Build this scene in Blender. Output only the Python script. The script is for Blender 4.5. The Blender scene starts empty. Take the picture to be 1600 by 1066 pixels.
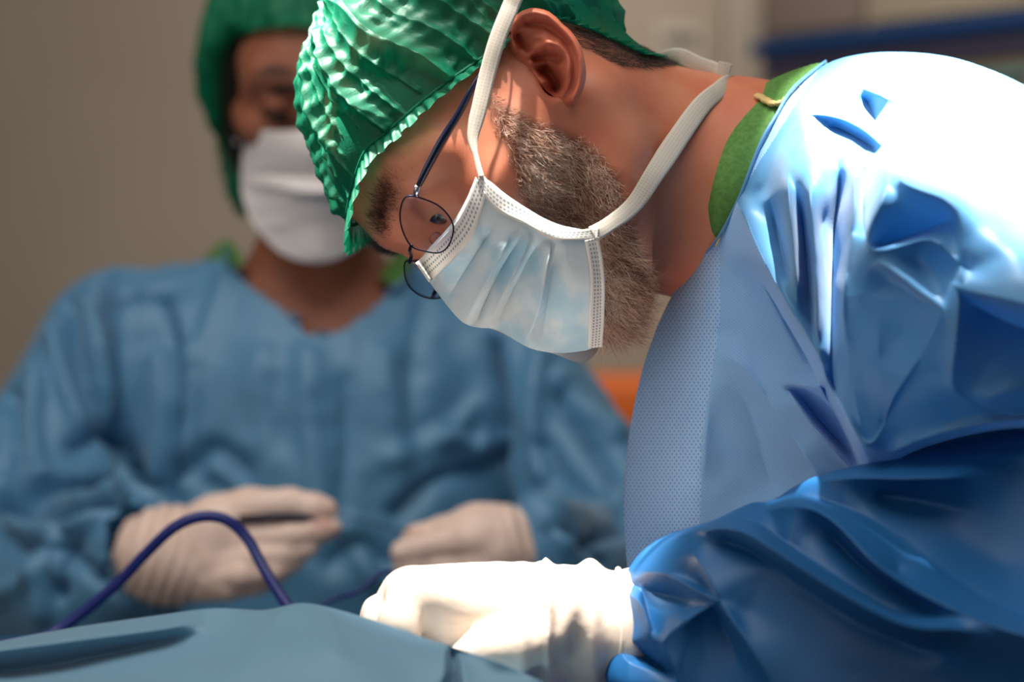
import bpy, bmesh, math, random
import numpy as np
from mathutils import Vector, Matrix
from mathutils.bvhtree import BVHTree
from mathutils.geometry import delaunay_2d_cdt

# ------------------------------------------------------------------ camera
SC = bpy.context.scene
COL = SC.collection
FPX, ZC = 3500.0, 1.30          # focal length in pixels (1600 wide), camera height
cam_d = bpy.data.cameras.new('camera'); cam = bpy.data.objects.new('camera', cam_d); COL.objects.link(cam)
cam_d.sensor_width = 36.0; cam_d.lens = FPX / 1600 * 36.0
cam_d.clip_start = 0.05
cam_d.dof.use_dof = True; cam_d.dof.focus_distance = 1.185; cam_d.dof.aperture_fstop = 4.5
cam.location = (0, 0, ZC); cam.rotation_euler = (math.pi/2, 0, 0)
SC.camera = cam

def P(px, py, d):
    return np.array([(px-800.0)/FPX*d, d, ZC-(py-533.0)/FPX*d])

# ------------------------------------------------------------------ world, lights, exposure
SC.view_settings.view_transform = 'Standard'; SC.view_settings.look = 'None'
SC.view_settings.gamma = 1.0; SC.view_settings.use_curve_mapping = False
SC.view_settings.exposure = 0.0
w = bpy.data.worlds.new('world'); SC.world = w; w.use_nodes = True
w.node_tree.nodes['Background'].inputs[0].default_value = (0.86, 0.82, 0.78, 1)
w.node_tree.nodes['Background'].inputs[1].default_value = 0.10

def look(o, target):
    o.rotation_euler = (Vector(target)-Vector(o.location)).to_track_quat('-Z', 'Y').to_euler()
def area(name, loc, target, sx, sy, power, col):
    l = bpy.data.lights.new(name, 'AREA'); l.shape = 'RECTANGLE'; l.size = sx; l.size_y = sy
    l.energy = power; l.color = col
    o = bpy.data.objects.new(name, l); COL.objects.link(o); o.location = loc; look(o, target); return o
def spot(name, loc, target, deg, blend, power, col, r=0.03):
    l = bpy.data.lights.new(name, 'SPOT'); l.spot_size = math.radians(deg); l.spot_blend = blend
    l.energy = power; l.color = col; l.shadow_soft_size = r
    o = bpy.data.objects.new(name, l); COL.objects.link(o); o.location = loc; look(o, target); return o

area('ceiling_light', (-0.25, 0.75, 2.85), (0.05, 1.35, 1.2), 2.0, 1.3, 29, (1.0, 0.95, 0.88))
area('ceiling_light_far', (0.4, 3.6, 2.8), (0.2, 4.6, 1.2), 1.5, 1.0, 20, (1.0, 0.92, 0.85))
area('front_fill', (-1.9, -0.6, 1.75), (0.0, 1.4, 1.3), 2.4, 1.8, 14, (1.0, 0.92, 0.84))  # added soft fill from the front left, no window stands there
# the surgical lamp heads above the table
spot('surgical_lamp_back', (0.34, 0.92, 3.0), P(1705, 170, 1.16), 11.2, 0.06, 1900, (1.0, 0.97, 0.92), 0.02)
spot('surgical_lamp_field', (-0.10, 0.84, 2.9), P(790, 930, 1.14), 5.0, 0.35, 1000, (1.0, 0.94, 0.86), 0.04)
spot('surgical_lamp_left', (-0.75, 1.45, 2.6), P(485, 10, 1.23), 4.8, 0.5, 800, (1.0, 0.98, 0.90), 0.03)

# ------------------------------------------------------------------ helpers
def tag(o, label=None, cat=None, group=None, kind=None):
    if label: o['label'] = label
    if cat: o['category'] = cat
    if group: o['group'] = group
    if kind: o['kind'] = kind
    return o
def empty(name, loc):
    o = bpy.data.objects.new(name, None); COL.objects.link(o); o.location = Vector(loc); return o
def link_mesh(name, V, F, mat, parent=None, smooth=True, uv=None, attrs=None):
    me = bpy.data.meshes.new(name)
    V = np.asarray(V, dtype=np.float64)
    Fa = F if isinstance(F, list) else np.asarray(F)
    if isinstance(Fa, np.ndarray):
        n, k = Fa.shape
        me.vertices.add(len(V)); me.vertices.foreach_set('co', V.astype(np.float32).ravel())
        me.loops.add(n*k); me.loops.foreach_set('vertex_index', Fa.astype(np.int32).ravel())
        me.polygons.add(n); me.polygons.foreach_set('loop_start', np.arange(0, n*k, k, dtype=np.int32))
        me.polygons.foreach_set('loop_total', np.full(n, k, dtype=np.int32))
        me.update(calc_edges=True); me.validate()
    else:
        me.from_pydata([tuple(v) for v in V], [], Fa); me.update()
    if smooth: me.polygons.foreach_set('use_smooth', [True]*len(me.polygons))
    if uv is not None:
        ly = me.uv_layers.new(name='UVMap'); li = np.zeros(len(me.loops), dtype=np.int32)
        me.loops.foreach_get('vertex_index', li)
        ly.data.foreach_set('uv', np.asarray(uv, dtype=np.float32)[li].ravel())
    if attrs:
        for k_, a in attrs.items():
            at = me.attributes.new(k_, 'FLOAT', 'POINT'); at.data.foreach_set('value', np.asarray(a, dtype=np.float32))
    o = bpy.data.objects.new(name, me); COL.objects.link(o)
    if mat: me.materials.append(mat)
    if parent is not None:
        o.parent = parent
        o.matrix_parent_inverse = Matrix.Translation(-Vector(parent.location))
    return o

def pxpy(V):
    d = V[:, 1]; return 800+V[:, 0]/d*FPX, 533-(V[:, 2]-ZC)/d*FPX

def in_poly(px, py, poly):
    px = np.asarray(px); py = np.asarray(py); ins = np.zeros(px.shape, bool); n = len(poly)
    for i in range(n):
        x1, y1 = poly[i][:2]; x2, y2 = poly[(i+1) % n][:2]
        c = ((y1 > py) != (y2 > py))
        with np.errstate(divide='ignore', invalid='ignore'):
            xi = (x2-x1)*(py-y1)/(y2-y1+1e-12)+x1
        ins ^= c & (px < xi)
    return ins
def dist_poly(px, py, pl, closed=False):
    best = np.full(np.shape(px), 1e9); n = len(pl)
    for i in range(n if closed else n-1):
        a = np.array(pl[i][:2], float); b = np.array(pl[(i+1) % n][:2], float); ab = b-a
        t = np.clip(((px-a[0])*ab[0]+(py-a[1])*ab[1])/(ab@ab+1e-9), 0, 1)
        best = np.minimum(best, np.hypot(px-a[0]-t*ab[0], py-a[1]-t*ab[1]))
    return best
def catmull(pts, n=8, closed=False):
    p = np.array(pts, float); m = len(p); out = []
    for i in range(m if closed else m-1):
        if closed: p0, p1, p2, p3 = p[(i-1) % m], p[i], p[(i+1) % m], p[(i+2) % m]
        else: p0, p1, p2, p3 = p[max(i-1, 0)], p[i], p[i+1], p[min(i+2, m-1)]
        for k in range(n):
            t = k/n
            out.append(0.5*((2*p1)+(-p0+p2)*t+(2*p0-5*p1+4*p2-p3)*t*t+(-p0+3*p1-3*p2+p3)*t**3))
    if not closed: out.append(p[-1])
    return np.array(out)

# value noise on 3D points
def vnoise(X, scale, seed=0):
    X = X*scale+seed*17.31; i = np.floor(X).astype(np.int64); f = X-i; f = f*f*(3-2*f)
    def h(a, b, c):
        n = (a*374761393+b*668265263+c*2147483647+seed*1013904223) & 0x7fffffff
        n = ((n ^ (n >> 13))*1274126177) & 0x7fffffff
        return ((n ^ (n >> 16)) & 0xffff)/32767.5-1
    r = 0
    for dx in (0, 1):
        for dy in (0, 1):
            for dz in (0, 1):
                wgt = (f[:, 0] if dx else 1-f[:, 0])*(f[:, 1] if dy else 1-f[:, 1])*(f[:, 2] if dz else 1-f[:, 2])
                r = r+wgt*h(i[:, 0]+dx, i[:, 1]+dy, i[:, 2]+dz)
    return r

def vnormals(V, F):
    N = np.zeros_like(V)
    if F.shape[1] == 4: n = np.cross(V[F[:, 2]]-V[F[:, 0]], V[F[:, 3]]-V[F[:, 1]])
    else: n = np.cross(V[F[:, 1]]-V[F[:, 0]], V[F[:, 2]]-V[F[:, 0]])
    for k in range(F.shape[1]): np.add.at(N, F[:, k], n)
    return N/(np.linalg.norm(N, axis=1, keepdims=True)+1e-12)

# ------------------------------------------------------------------ signed distance field + surface nets
class SDF:
    def __init__(s, lo, hi, h):
        s.lo = np.array(lo, float); s.h = h; s.n = np.ceil((np.array(hi)-s.lo)/h).astype(int)+1
        s.v = np.full(s.n, 0.2, dtype=np.float32)
    def _box(s, pts, m):
        pts = np.atleast_2d(pts); a = np.floor((pts.min(0)-m-s.lo)/s.h).astype(int); b = np.ceil((pts.max(0)+m-s.lo)/s.h).astype(int)+1
        a = np.clip(a, 0, s.n); b = np.clip(b, 0, s.n)
        sl = tuple(slice(a[i], b[i]) for i in range(3))
        g = [(np.arange(a[i], b[i])*s.h+s.lo[i]) for i in range(3)]
        X = np.stack(np.meshgrid(*g, indexing='ij'), -1)
        return sl, X
    def _put(s, sl, d, k, sub=False):
        a = s.v[sl]; d = d.astype(np.float32)
        if a.size == 0: return
        if sub:
            hh = np.maximum(k-np.abs(a+d), 0)/k; s.v[sl] = np.maximum(a, -d)+hh*hh*k*0.25
        else:
            hh = np.maximum(k-np.abs(a-d), 0)/k; s.v[sl] = np.minimum(a, d)-hh*hh*k*0.25
    def cone(s, a, ra, b, rb, k=0.01, sub=False):
        a = np.array(a, float); b = np.array(b, float)
        m = max(ra, rb)+k+3*s.h; sl, X = s._box(np.array([a, b]), m)
        ab = b-a; L2 = ab@ab+1e-12
        t = np.clip(((X-a)@ab)/L2, 0, 1)
        d = np.linalg.norm(X-a-t[..., None]*ab, axis=-1)-(ra+(rb-ra)*t)
        s._put(sl, d, k, sub)
    def ball(s, c, r, k=0.01, sub=False): s.cone(c, r, np.array(c)+[1e-5, 0, 0], r, k, sub)
    def ell(s, c, r, R=None, k=0.01, sub=False):
        c = np.array(c, float); r = np.array(r, float); R = np.eye(3) if R is None else R   # rows of R = axes
        m = r.max()+k+3*s.h; sl, X = s._box(c[None], m)
        q = (X-c)@R.T; k0 = np.linalg.norm(q/r, axis=-1); k1 = np.linalg.norm(q/(r*r), axis=-1)+1e-9
        s._put(sl, k0*(k0-1)/k1, k, sub)
    def mesh(s, smooth=1):
        v = s.v; n = np.array(v.shape); ins = v < 0
        c = [(i, j, k) for i in (0, 1) for j in (0, 1) for k in (0, 1)]
        sh = lambda A, o: A[o[0]:n[0]-1+o[0], o[1]:n[1]-1+o[1], o[2]:n[2]-1+o[2]]
        cnt = sum(sh(ins, o).astype(np.int8) for o in c); act = (cnt > 0) & (cnt < 8)
        idx = np.argwhere(act); ID = np.full(act.shape, -1, dtype=np.int64); ID[act] = np.arange(len(idx))
        acc = np.zeros((len(idx), 3)); num = np.zeros(len(idx))
        for a in range(8):
            for b in range(a+1, 8):
                oa, ob = np.array(c[a]), np.array(c[b])
                if np.abs(oa-ob).sum() != 1: continue
                va = v[tuple((idx+oa).T)].astype(float); vb = v[tuple((idx+ob).T)].astype(float)
                cr = (va < 0) != (vb < 0); t = np.where(cr, va/(va-vb+1e-20), 0)
                acc += cr[:, None]*(oa+t[:, None]*(ob-oa)); num += cr
        V = (idx+acc/num[:, None])*s.h+s.lo
        Fs = []
        for ax in range(3):
            o = [0, 0, 0]; o[ax] = 1
            a0 = ins[tuple(slice(0, n[i]-o[i]) for i in range(3))]; a1 = ins[tuple(slice(o[i], n[i]) for i in range(3))]
            E = np.argwhere(a0 != a1); u, w_ = [(1, 2), (2, 0), (0, 1)][ax]
            ok = (E[:, u] > 0) & (E[:, w_] > 0) & (E[:, u] < n[u]-1) & (E[:, w_] < n[w_]-1) & (E[:, ax] < n[ax]-1)
            E = E[ok]; fl = a0[tuple(E.T)]
            def g(du, dw):
                e = E.copy(); e[:, u] += du; e[:, w_] += dw; return ID[tuple(e.T)]
            q = np.stack([g(-1, -1), g(0, -1), g(0, 0), g(-1, 0)], 1)
            q[~fl] = q[~fl][:, ::-1]; Fs.append(q)
        F = np.concatenate(Fs)
        for _ in range(smooth): V = laplace(V, F, 0.5)
        return V, F
def laplace(V, F, lam):
    S = np.zeros_like(V); c = np.zeros(len(V)); k = F.shape[1]
    for i in range(k):
        a, b = F[:, i], F[:, (i+1) % k]
        np.add.at(S, a, V[b]); np.add.at(S, b, V[a]); np.add.at(c, a, 1); np.add.at(c, b, 1)
    return V+(S/np.maximum(c, 1)[:, None]-V)*lam

# ------------------------------------------------------------------ creased cloth: control points -> triangulation -> Loop subdivision
def cloth(outline, creases=(), free=(), levels=4, sharp=2, back=0.0, backw=60.0):
    """points are (px, py, distance); creases are polylines, kept sharp for some levels"""
    pts = []; key = {}
    def pid(p):
        k_ = (round(p[0]), round(p[1]))
        if k_ not in key: key[k_] = len(pts); pts.append(p)
        return key[k_]
    ol = [pid(p) for p in outline]; edges = [(ol[i], ol[(i+1) % len(ol)]) for i in range(len(ol))]
    ce = []
    for c in creases:
        ids = [pid(p) for p in c]; ce += [(a, b) for a, b in zip(ids[:-1], ids[1:]) if a != b]
    for p in free: pid(p)
    r = delaunay_2d_cdt([Vector((p[0], -p[1])) for p in pts], edges+ce, [], 0, 0.01)
    nv = np.array([(v.x, -v.y) for v in r[0]]); D = np.zeros(len(nv))
    for i, og in enumerate(r[3]):
        if og: D[i] = np.mean([pts[j][2] for j in og])
        else:
            dd = [(abs(nv[i][0]-p[0])+abs(nv[i][1]-p[1])+1e-3) for p in pts]; j = np.argsort(dd)[:3]
            ww = 1/np.array([dd[a] for a in j]); D[i] = (ww*[pts[a][2] for a in j]).sum()/ww.sum()
    F = np.array([f for f in r[2]]); cen = nv[F].mean(1); F = F[in_poly(cen[:, 0], cen[:, 1], outline)]
    cs = set()
    for e, og in zip(r[1], r[4]):
        if any(o >= len(ol) for o in og): cs.add((min(e), max(e)))
    used = np.unique(F); mp = -np.ones(len(nv), int); mp[used] = np.arange(len(used)); F = mp[F]; nv = nv[used]; D = D[used]
    crease = np.array([(mp[a], mp[b]) for a, b in cs if mp[a] >= 0 and mp[b] >= 0], dtype=int).reshape(-1, 2)
    V = np.array([P(x, y, d) for (x, y), d in zip(nv, D)]); UV = nv.copy()
    for lv in range(levels):
        E = np.concatenate([F[:, [0, 1]], F[:, [1, 2]], F[:, [2, 0]]]); Es = np.sort(E, 1)
        U, inv, cnt = np.unique(Es, axis=0, return_inverse=True, return_counts=True); inv = inv.ravel()
        n = len(V); m = inv.reshape(3, -1)+n
        V = np.concatenate([V, V[U].mean(1)]); UV = np.concatenate([UV, UV[U].mean(1)])
        F = np.concatenate([np.stack([F[:, 0], m[0], m[2]], 1), np.stack([m[0], F[:, 1], m[1]], 1), np.stack([m[2], m[1], F[:, 2]], 1), np.stack([m[0], m[1], m[2]], 1)])
        bm_ = U[cnt == 1]; bmid = np.where(cnt == 1)[0]+n
        B = np.concatenate([np.stack([bm_[:, 0], bmid], 1), np.stack([bmid, bm_[:, 1]], 1)])
        if len(crease):
            cu = np.sort(crease, 1); lut = {tuple(u_): i for i, u_ in enumerate(U)}
            cm = np.array([lut[tuple(c_)]+n for c_ in cu if tuple(c_) in lut]); cu = np.array([c_ for c_ in cu if tuple(c_) in lut])
            crease = np.concatenate([np.stack([cu[:, 0], cm], 1), np.stack([cm, cu[:, 1]], 1)])
        # smoothing
        A = np.concatenate([V, UV], 1)
        S = np.zeros_like(A); c = np.zeros(len(A))
        for i in range(3):
            a, b = F[:, i], F[:, (i+1) % 3]
            np.add.at(S, a, A[b]); np.add.at(S, b, A[a]); np.add.at(c, a, 1); np.add.at(c, b, 1)
        out = A+(S/np.maximum(c, 1)[:, None]-A)*0.75
        def rule(ed, out):
            S = np.zeros_like(A); c = np.zeros(len(A))
            np.add.at(S, ed[:, 0], A[ed[:, 1]]); np.add.at(S, ed[:, 1], A[ed[:, 0]]); np.add.at(c, ed[:, 0], 1); np.add.at(c, ed[:, 1], 1)
            two = c == 2; out[two] = A[two]+(S[two]/2-A[two])*0.5
            more = c > 2; out[more] = A[more]*0.6+out[more]*0.4
            return out
        if lv < sharp and len(crease): out = rule(crease, out)
        out = rule(B, out)
        V = out[:, :3]; UV = out[:, 3:]
    if back:
        E = np.concatenate([F[:, [0, 1]], F[:, [1, 2]], F[:, [2, 0]]]); U, cnt = np.unique(np.sort(E, 1), axis=0, return_counts=True)
        bv = np.unique(U[cnt == 1]); isb = np.zeros(len(V), bool); isb[bv] = True
        px, py = pxpy(V); bp = V[bv]; bx, by = px[bv], py[bv]
        t = np.full(len(V), 1e9)
        for j in range(0, len(bv)): t = np.minimum(t, np.hypot(px-bx[j], py-by[j]))
        dn = V[:, 1]+back*(1-np.exp(-t/backw))
        Vb = V*(dn/V[:, 1])[:, None]; Vb[:, 2] = (V[:, 2]-ZC)*(dn/V[:, 1])+ZC
        # smooth the back
        mpb = np.arange(len(V))+len(V); mpb[isb] = np.where(isb)[0]
        for _ in range(12):
            Vs = laplace(Vb, F, 0.6); Vb[~isb] = Vs[~isb]
        V = np.concatenate([V, Vb]); UV = np.concatenate([UV, UV]); F = np.concatenate([F, mpb[F][:, ::-1]])
        used = np.unique(F); mp = -np.ones(len(V), int); mp[used] = np.arange(len(used)); V = V[used]; UV = UV[used]; F = mp[F]
    return V, F, UV

def amplify(V, F, k, it=60):
    E = np.concatenate([F[:, [i, (i+1) % F.shape[1]]] for i in range(F.shape[1])]); U, c = np.unique(np.sort(E, 1), axis=0, return_counts=True)
    b = np.zeros(len(V), bool); b[np.unique(U[c == 1])] = True; W = V.copy(); A_ = U[:, 0]; B_ = U[:, 1]
    deg = np.bincount(A_, minlength=len(V))+np.bincount(B_, minlength=len(V))
    for _ in range(it):
        S = np.stack([np.bincount(A_, W[B_, j], len(V))+np.bincount(B_, W[A_, j], len(V)) for j in range(3)], 1)
        W2 = S/np.maximum(deg, 1)[:, None]; W2[b] = W[b]; W = W*0.4+W2*0.6
    D = V-W; Y = D[:, 1:2]/V[:, 1:2]            # push along the line of depth only, so outlines stay
    out = V.copy(); o = np.array([0, 0, ZC]); out = o+(V-o)*(1+Y*(k-1)); return out
def ridged(V, s, seed):
    a = 1-2*np.abs(vnoise(V, s, seed)); b = 1-2*np.abs(vnoise(V[:, [1, 2, 0]], s*1.9, seed+3)); return a*0.7+b*0.4
def tube(path, r, n=10, closed=False, flat=1.0):
    p = np.array(path, float); m = len(p); r = np.broadcast_to(r, (m,))
    T = np.gradient(p, axis=0) if not closed else (np.roll(p, -1, 0)-np.roll(p, 1, 0))
    T /= np.linalg.norm(T, axis=1, keepdims=True)+1e-12
    N = np.zeros_like(p); ref = np.array([0, 0, 1.0]) if abs(T[0][2]) < 0.9 else np.array([1.0, 0, 0])
    v = np.cross(T[0], ref); v /= np.linalg.norm(v)
    for i in range(m):
        v = v-T[i]*(v@T[i]); v /= np.linalg.norm(v); N[i] = v
    B = np.cross(T, N); an = np.arange(n)/n*2*math.pi
    V = (p[:, None]+r[:, None, None]*(np.cos(an)[None, :, None]*N[:, None]+flat*np.sin(an)[None, :, None]*B[:, None])).reshape(-1, 3)
    F = []
    rng = m if closed else m-1
    for i in range(rng):
        for j in range(n):
            a = i*n+j; b = i*n+(j+1) % n; c = ((i+1) % m)*n+(j+1) % n; d = ((i+1) % m)*n+j
            F.append((a, d, c, b))
    if not closed: F.append(tuple(range(n))); F.append(tuple(range((m-1)*n, m*n))[::-1])
    return V, F
def ribbon(path, width, normal_fn, thick=0.0006, n=8, wav=0.0, seed=1):
    """flat tape along path; normal_fn(i, p) gives the outward normal"""
    p = catmull(path, n); m = len(p); wd = np.interp(np.linspace(0, 1, m), np.linspace(0, 1, len(width)), width)
    T = np.gradient(p, axis=0); T /= np.linalg.norm(T, axis=1, keepdims=True)
    V = []; UV = []; s = 0
    for i in range(m):
        if i: s += np.linalg.norm(p[i]-p[i-1])
        N = np.array(normal_fn(i/(m-1), p[i]), float); N -= T[i]*(N@T[i]); N /= np.linalg.norm(N)
        B = np.cross(T[i], N)
        for k in range(7):
            u = k/6-0.5; q = p[i]+B*u*wd[i]+N*(0.0003*math.cos(u*6)+wav*math.sin(s*260+u*2+seed)*0.5)
            V.append(q+N*thick/2); UV.append((u*wd[i]*1000, s*1000))
        for k in range(7)[::-1]:
            u = k/6-0.5; q = p[i]+B*u*wd[i]+N*(0.0003*math.cos(u*6)+wav*math.sin(s*260+u*2+seed)*0.5)
            V.append(q-N*thick/2); UV.append((u*wd[i]*1000, s*1000))
    F = []
    for i in range(m-1):
        for k in range(14): F.append((i*14+k, i*14+(k+1) % 14, (i+1)*14+(k+1) % 14, (i+1)*14+k))
    F.append(tuple(range(14))[::-1]); F.append(tuple(range((m-1)*14, m*14)))
    return np.array(V), F, np.array(UV)
def box(x0, x1, y0, y1, z0, z1, bev=0.0):
    bm = bmesh.new(); bmesh.ops.create_cube(bm, size=1)
    for v in bm.verts: v.co = ((x0+x1)/2+v.co.x*(x1-x0), (y0+y1)/2+v.co.y*(y1-y0), (z0+z1)/2+v.co.z*(z1-z0))
    if bev: bmesh.ops.bevel(bm, geom=bm.edges[:], offset=bev, segments=3, affect='EDGES', profile=0.5)
    V = [tuple(v.co) for v in bm.verts]; bm.verts.index_update(); F = [tuple(v.index for v in f.verts) for f in bm.faces]
    bm.free(); return np.array(V), F
def join(*parts):
    V = []; F = []; o = 0
    for v, f in parts:
        V.append(np.asarray(v)); F += [tuple(int(i)+o for i in q) for q in f]; o += len(v)
    return np.concatenate(V), F

def strands(roots, normals, dirs, lens, width, curl, seed, npt=6, jit=0.35):
    """hair strands as thin three-sided tapered tubes in one mesh"""
    rg = np.random.default_rng(seed); n = len(roots)
    D = dirs+rg.normal(0, jit, (n, 3)); D /= np.linalg.norm(D, axis=1, keepdims=True)
    p = roots-normals*0.0006; C = [p.copy()]; d = 0.55*normals+0.75*D; d /= np.linalg.norm(d, axis=1, keepdims=True)
    ax = rg.normal(0, 1, (n, 3)); ax /= np.linalg.norm(ax, axis=1, keepdims=True)
    st = (lens/(npt-1))[:, None]
    for i in range(npt-1):
        p = p+d*st; C.append(p.copy())
        d = d+0.28*(D-d)+np.cross(ax, d)*curl[:, None]; d /= np.linalg.norm(d, axis=1, keepdims=True)
    C = np.stack(C, 1)
    T = np.gradient(C, axis=1); T /= np.linalg.norm(T, axis=2, keepdims=True)+1e-12
    N = np.cross(T, ax[:, None]); N /= np.linalg.norm(N, axis=2, keepdims=True)+1e-12; B = np.cross(T, N)
    rr = (width[:, None]*np.linspace(1, 0.25, npt)[None])[..., None]
    ring = [C+rr*(math.cos(a)*N+math.sin(a)*B) for a in (0, 2.094, 4.189)]
    V = np.stack(ring, 2).reshape(-1, 3)
    base = (np.arange(n)*npt*3)[:, None, None]+(np.arange(npt-1)*3)[None, :, None]
    F = []
    for k in range(3):
        k2 = (k+1) % 3; F.append(np.stack([base+k, base+k2, base+3+k2, base+3+k], -1).reshape(-1, 4))
    hue = np.repeat(rg.random(n), npt*3)
    return V, np.concatenate(F), hue
def scatter(V, F, dens_fn, n, seed):
    rg = np.random.default_rng(seed)
    T = F if F.shape[1] == 3 else np.concatenate([F[:, [0, 1, 2]], F[:, [0, 2, 3]]])
    A = np.linalg.norm(np.cross(V[T[:, 1]]-V[T[:, 0]], V[T[:, 2]]-V[T[:, 0]]), axis=1)*dens_fn(V[T].mean(1))
    if A.sum() <= 0: return None
    i = rg.choice(len(T), n, p=A/A.sum()); a, b = rg.random(n), rg.random(n); m = a+b > 1; a[m] = 1-a[m]; b[m] = 1-b[m]
    N = vnormals(V, F); p = V[T[i, 0]]*(1-a-b)[:, None]+V[T[i, 1]]*a[:, None]+V[T[i, 2]]*b[:, None]
    nn = N[T[i]].mean(1); return p, nn/np.linalg.norm(nn, axis=1, keepdims=True)

# ------------------------------------------------------------------ materials
def srgb(r, g, b):
    f = lambda c: (c/255/12.92 if c/255 <= 0.04045 else ((c/255+0.055)/1.055)**2.4)
    return (f(r), f(g), f(b), 1)
def mat(name, col, rough=0.5, spec=0.5, metal=0, bump=None, var=None, sss=0, trans=0, alpha=1, sheen=0, coat=0):
    m = bpy.data.materials.new(name); m.use_nodes = True; nt = m.node_tree; b = nt.nodes['Principled BSDF']
    I = b.inputs
    I['Base Color'].default_value = col; I['Roughness'].default_value = rough; I['Metallic'].default_value = metal
    I['Specular IOR Level'].default_value = spec; I['Transmission Weight'].default_value = trans; I['Alpha'].default_value = alpha
    I['Sheen Weight'].default_value = sheen; I['Coat Weight'].default_value = coat
    if sss: I['Subsurface Weight'].default_value = sss; I['Subsurface Radius'].default_value = (1, 0.3, 0.15); I['Subsurface Scale'].default_value = 0.006
    tc = nt.nodes.new('ShaderNodeTexCoord')
    if bump:
        nz = nt.nodes.new('ShaderNodeTexNoise'); nz.inputs['Scale'].default_value = bump[0]; nz.inputs['Detail'].default_value = 6
        nt.links.new(tc.outputs['Object'], nz.inputs['Vector'])
        bp = nt.nodes.new('ShaderNodeBump'); bp.inputs['Strength'].default_value = bump[1]; bp.inputs['Distance'].default_value = bump[2]
        nt.links.new(nz.outputs['Fac'], bp.inputs['Height']); nt.links.new(bp.outputs['Normal'], I['Normal'])
    if var:
        nz = nt.nodes.new('ShaderNodeTexNoise'); nz.inputs['Scale'].default_value = var[0]; nz.inputs['Detail'].default_value = 4
        nt.links.new(tc.outputs['Object'], nz.inputs['Vector'])
        mx = nt.nodes.new('ShaderNodeMix'); mx.data_type = 'RGBA'; mx.inputs[6].default_value = col; mx.inputs[7].default_value = var[1]
        rp = nt.nodes.new('ShaderNodeMapRange'); rp.inputs[1].default_value = 0.38; rp.inputs[2].default_value = 0.66
        nt.links.new(nz.outputs['Fac'], rp.inputs[0]); nt.links.new(rp.outputs[0], mx.inputs[0]); nt.links.new(mx.outputs[2], I['Base Color'])
    return m
def node(m, t): return m.node_tree.nodes.new(t)
def lk(m, a, b): m.node_tree.links.new(a, b)

def fabric_mat(name, col, dots=None, transl=0.25, rough=0.45, spec=0.4, bumps=(900, 0.25, 0.0004), dotcol=None, dark=None, sheen=0):
    """nonwoven gown cloth: diffuse + soft gloss + some light through it; optional embossed dot lattice on the cloth's own UV"""
    m = mat(name, col, rough, spec, bump=bumps, sheen=sheen); nt = m.node_tree; b = nt.nodes['Principled BSDF']
    out = nt.nodes['Material Output']
    tr = node(m, 'ShaderNodeBsdfTranslucent'); tr.inputs[0].default_value = col
    ms = node(m, 'ShaderNodeMixShader'); ms.inputs[0].default_value = transl
    lk(m, b.outputs[0], ms.inputs[1]); lk(m, tr.outputs[0], ms.inputs[2]); lk(m, ms.outputs[0], out.inputs[0])
    if dots:
        uv = node(m, 'ShaderNodeUVMap'); mp = node(m, 'ShaderNodeMapping'); mp.inputs['Scale'].default_value = (dots[0], dots[1], 1); mp.inputs['Rotation'].default_value = (0, 0, dots[2])
        lk(m, uv.outputs[0], mp.inputs[0]); sp = node(m, 'ShaderNodeSeparateXYZ'); lk(m, mp.outputs[0], sp.inputs[0])
        def cosn(s):
            c = node(m, 'ShaderNodeMath'); c.operation = 'COSINE'; lk(m, s, c.inputs[0]); return c.outputs[0]
        mu = node(m, 'ShaderNodeMath'); mu.operation = 'MULTIPLY'; lk(m, cosn(sp.outputs[0]), mu.inputs[0]); lk(m, cosn(sp.outputs[1]), mu.inputs[1])
        ab = node(m, 'ShaderNodeMath'); ab.operation = 'ABSOLUTE'; lk(m, mu.outputs[0], ab.inputs[0])
        mr = node(m, 'ShaderNodeMapRange'); mr.inputs[1].default_value = 0.3; mr.inputs[2].default_value = 0.9; lk(m, mu.outputs[0], mr.inputs[0])
        # patches: the emboss shows strongly in some areas only
        mx = node(m, 'ShaderNodeMix'); mx.data_type = 'RGBA'; mx.inputs[6].default_value = dotcol or col; mx.inputs[7].default_value = dark or tuple(c*0.6 for c in col[:3])+(1,)
        lk(m, mr.outputs[0], mx.inputs[0]); lk(m, mx.outputs[2], b.inputs['Base Color'])
    return m

M = {}
def skin(name, base, red, rough=0.45, stub=None):
    m = mat(name, base, rough, 0.45, bump=(900, 0.18, 0.0004), var=(28, red), sss=0.12)
    b = m.node_tree.nodes['Principled BSDF']
    at = node(m, 'ShaderNodeAttribute'); at.attribute_name = 'beard'
    src = b.inputs['Base Color'].links[0].from_socket
    mx = node(m, 'ShaderNodeMix'); mx.data_type = 'RGBA'; lk(m, at.outputs['Fac'], mx.inputs[0]); lk(m, src, mx.inputs[6])
    at2 = node(m, 'ShaderNodeAttribute'); at2.attribute_name = 'ear'; m2 = node(m, 'ShaderNodeMix'); m2.data_type = 'RGBA'; lk(m, at2.outputs['Fac'], m2.inputs[0]); lk(m, src, m2.inputs[6]); m2.inputs[7].default_value = srgb(200, 96, 74); lk(m, m2.outputs[2], mx.inputs[6])
    mx.inputs[7].default_value = stub or srgb(112, 68, 52); lk(m, mx.outputs[2], b.inputs['Base Color'])
    return m
M['skin_s'] = skin('surgeon_skin', srgb(206, 132, 100), srgb(196, 112, 84), 0.5)
M['skin_n'] = skin('nurse_skin', srgb(160, 100, 76), srgb(150, 88, 64), 0.55, srgb(22, 13, 10))
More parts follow.
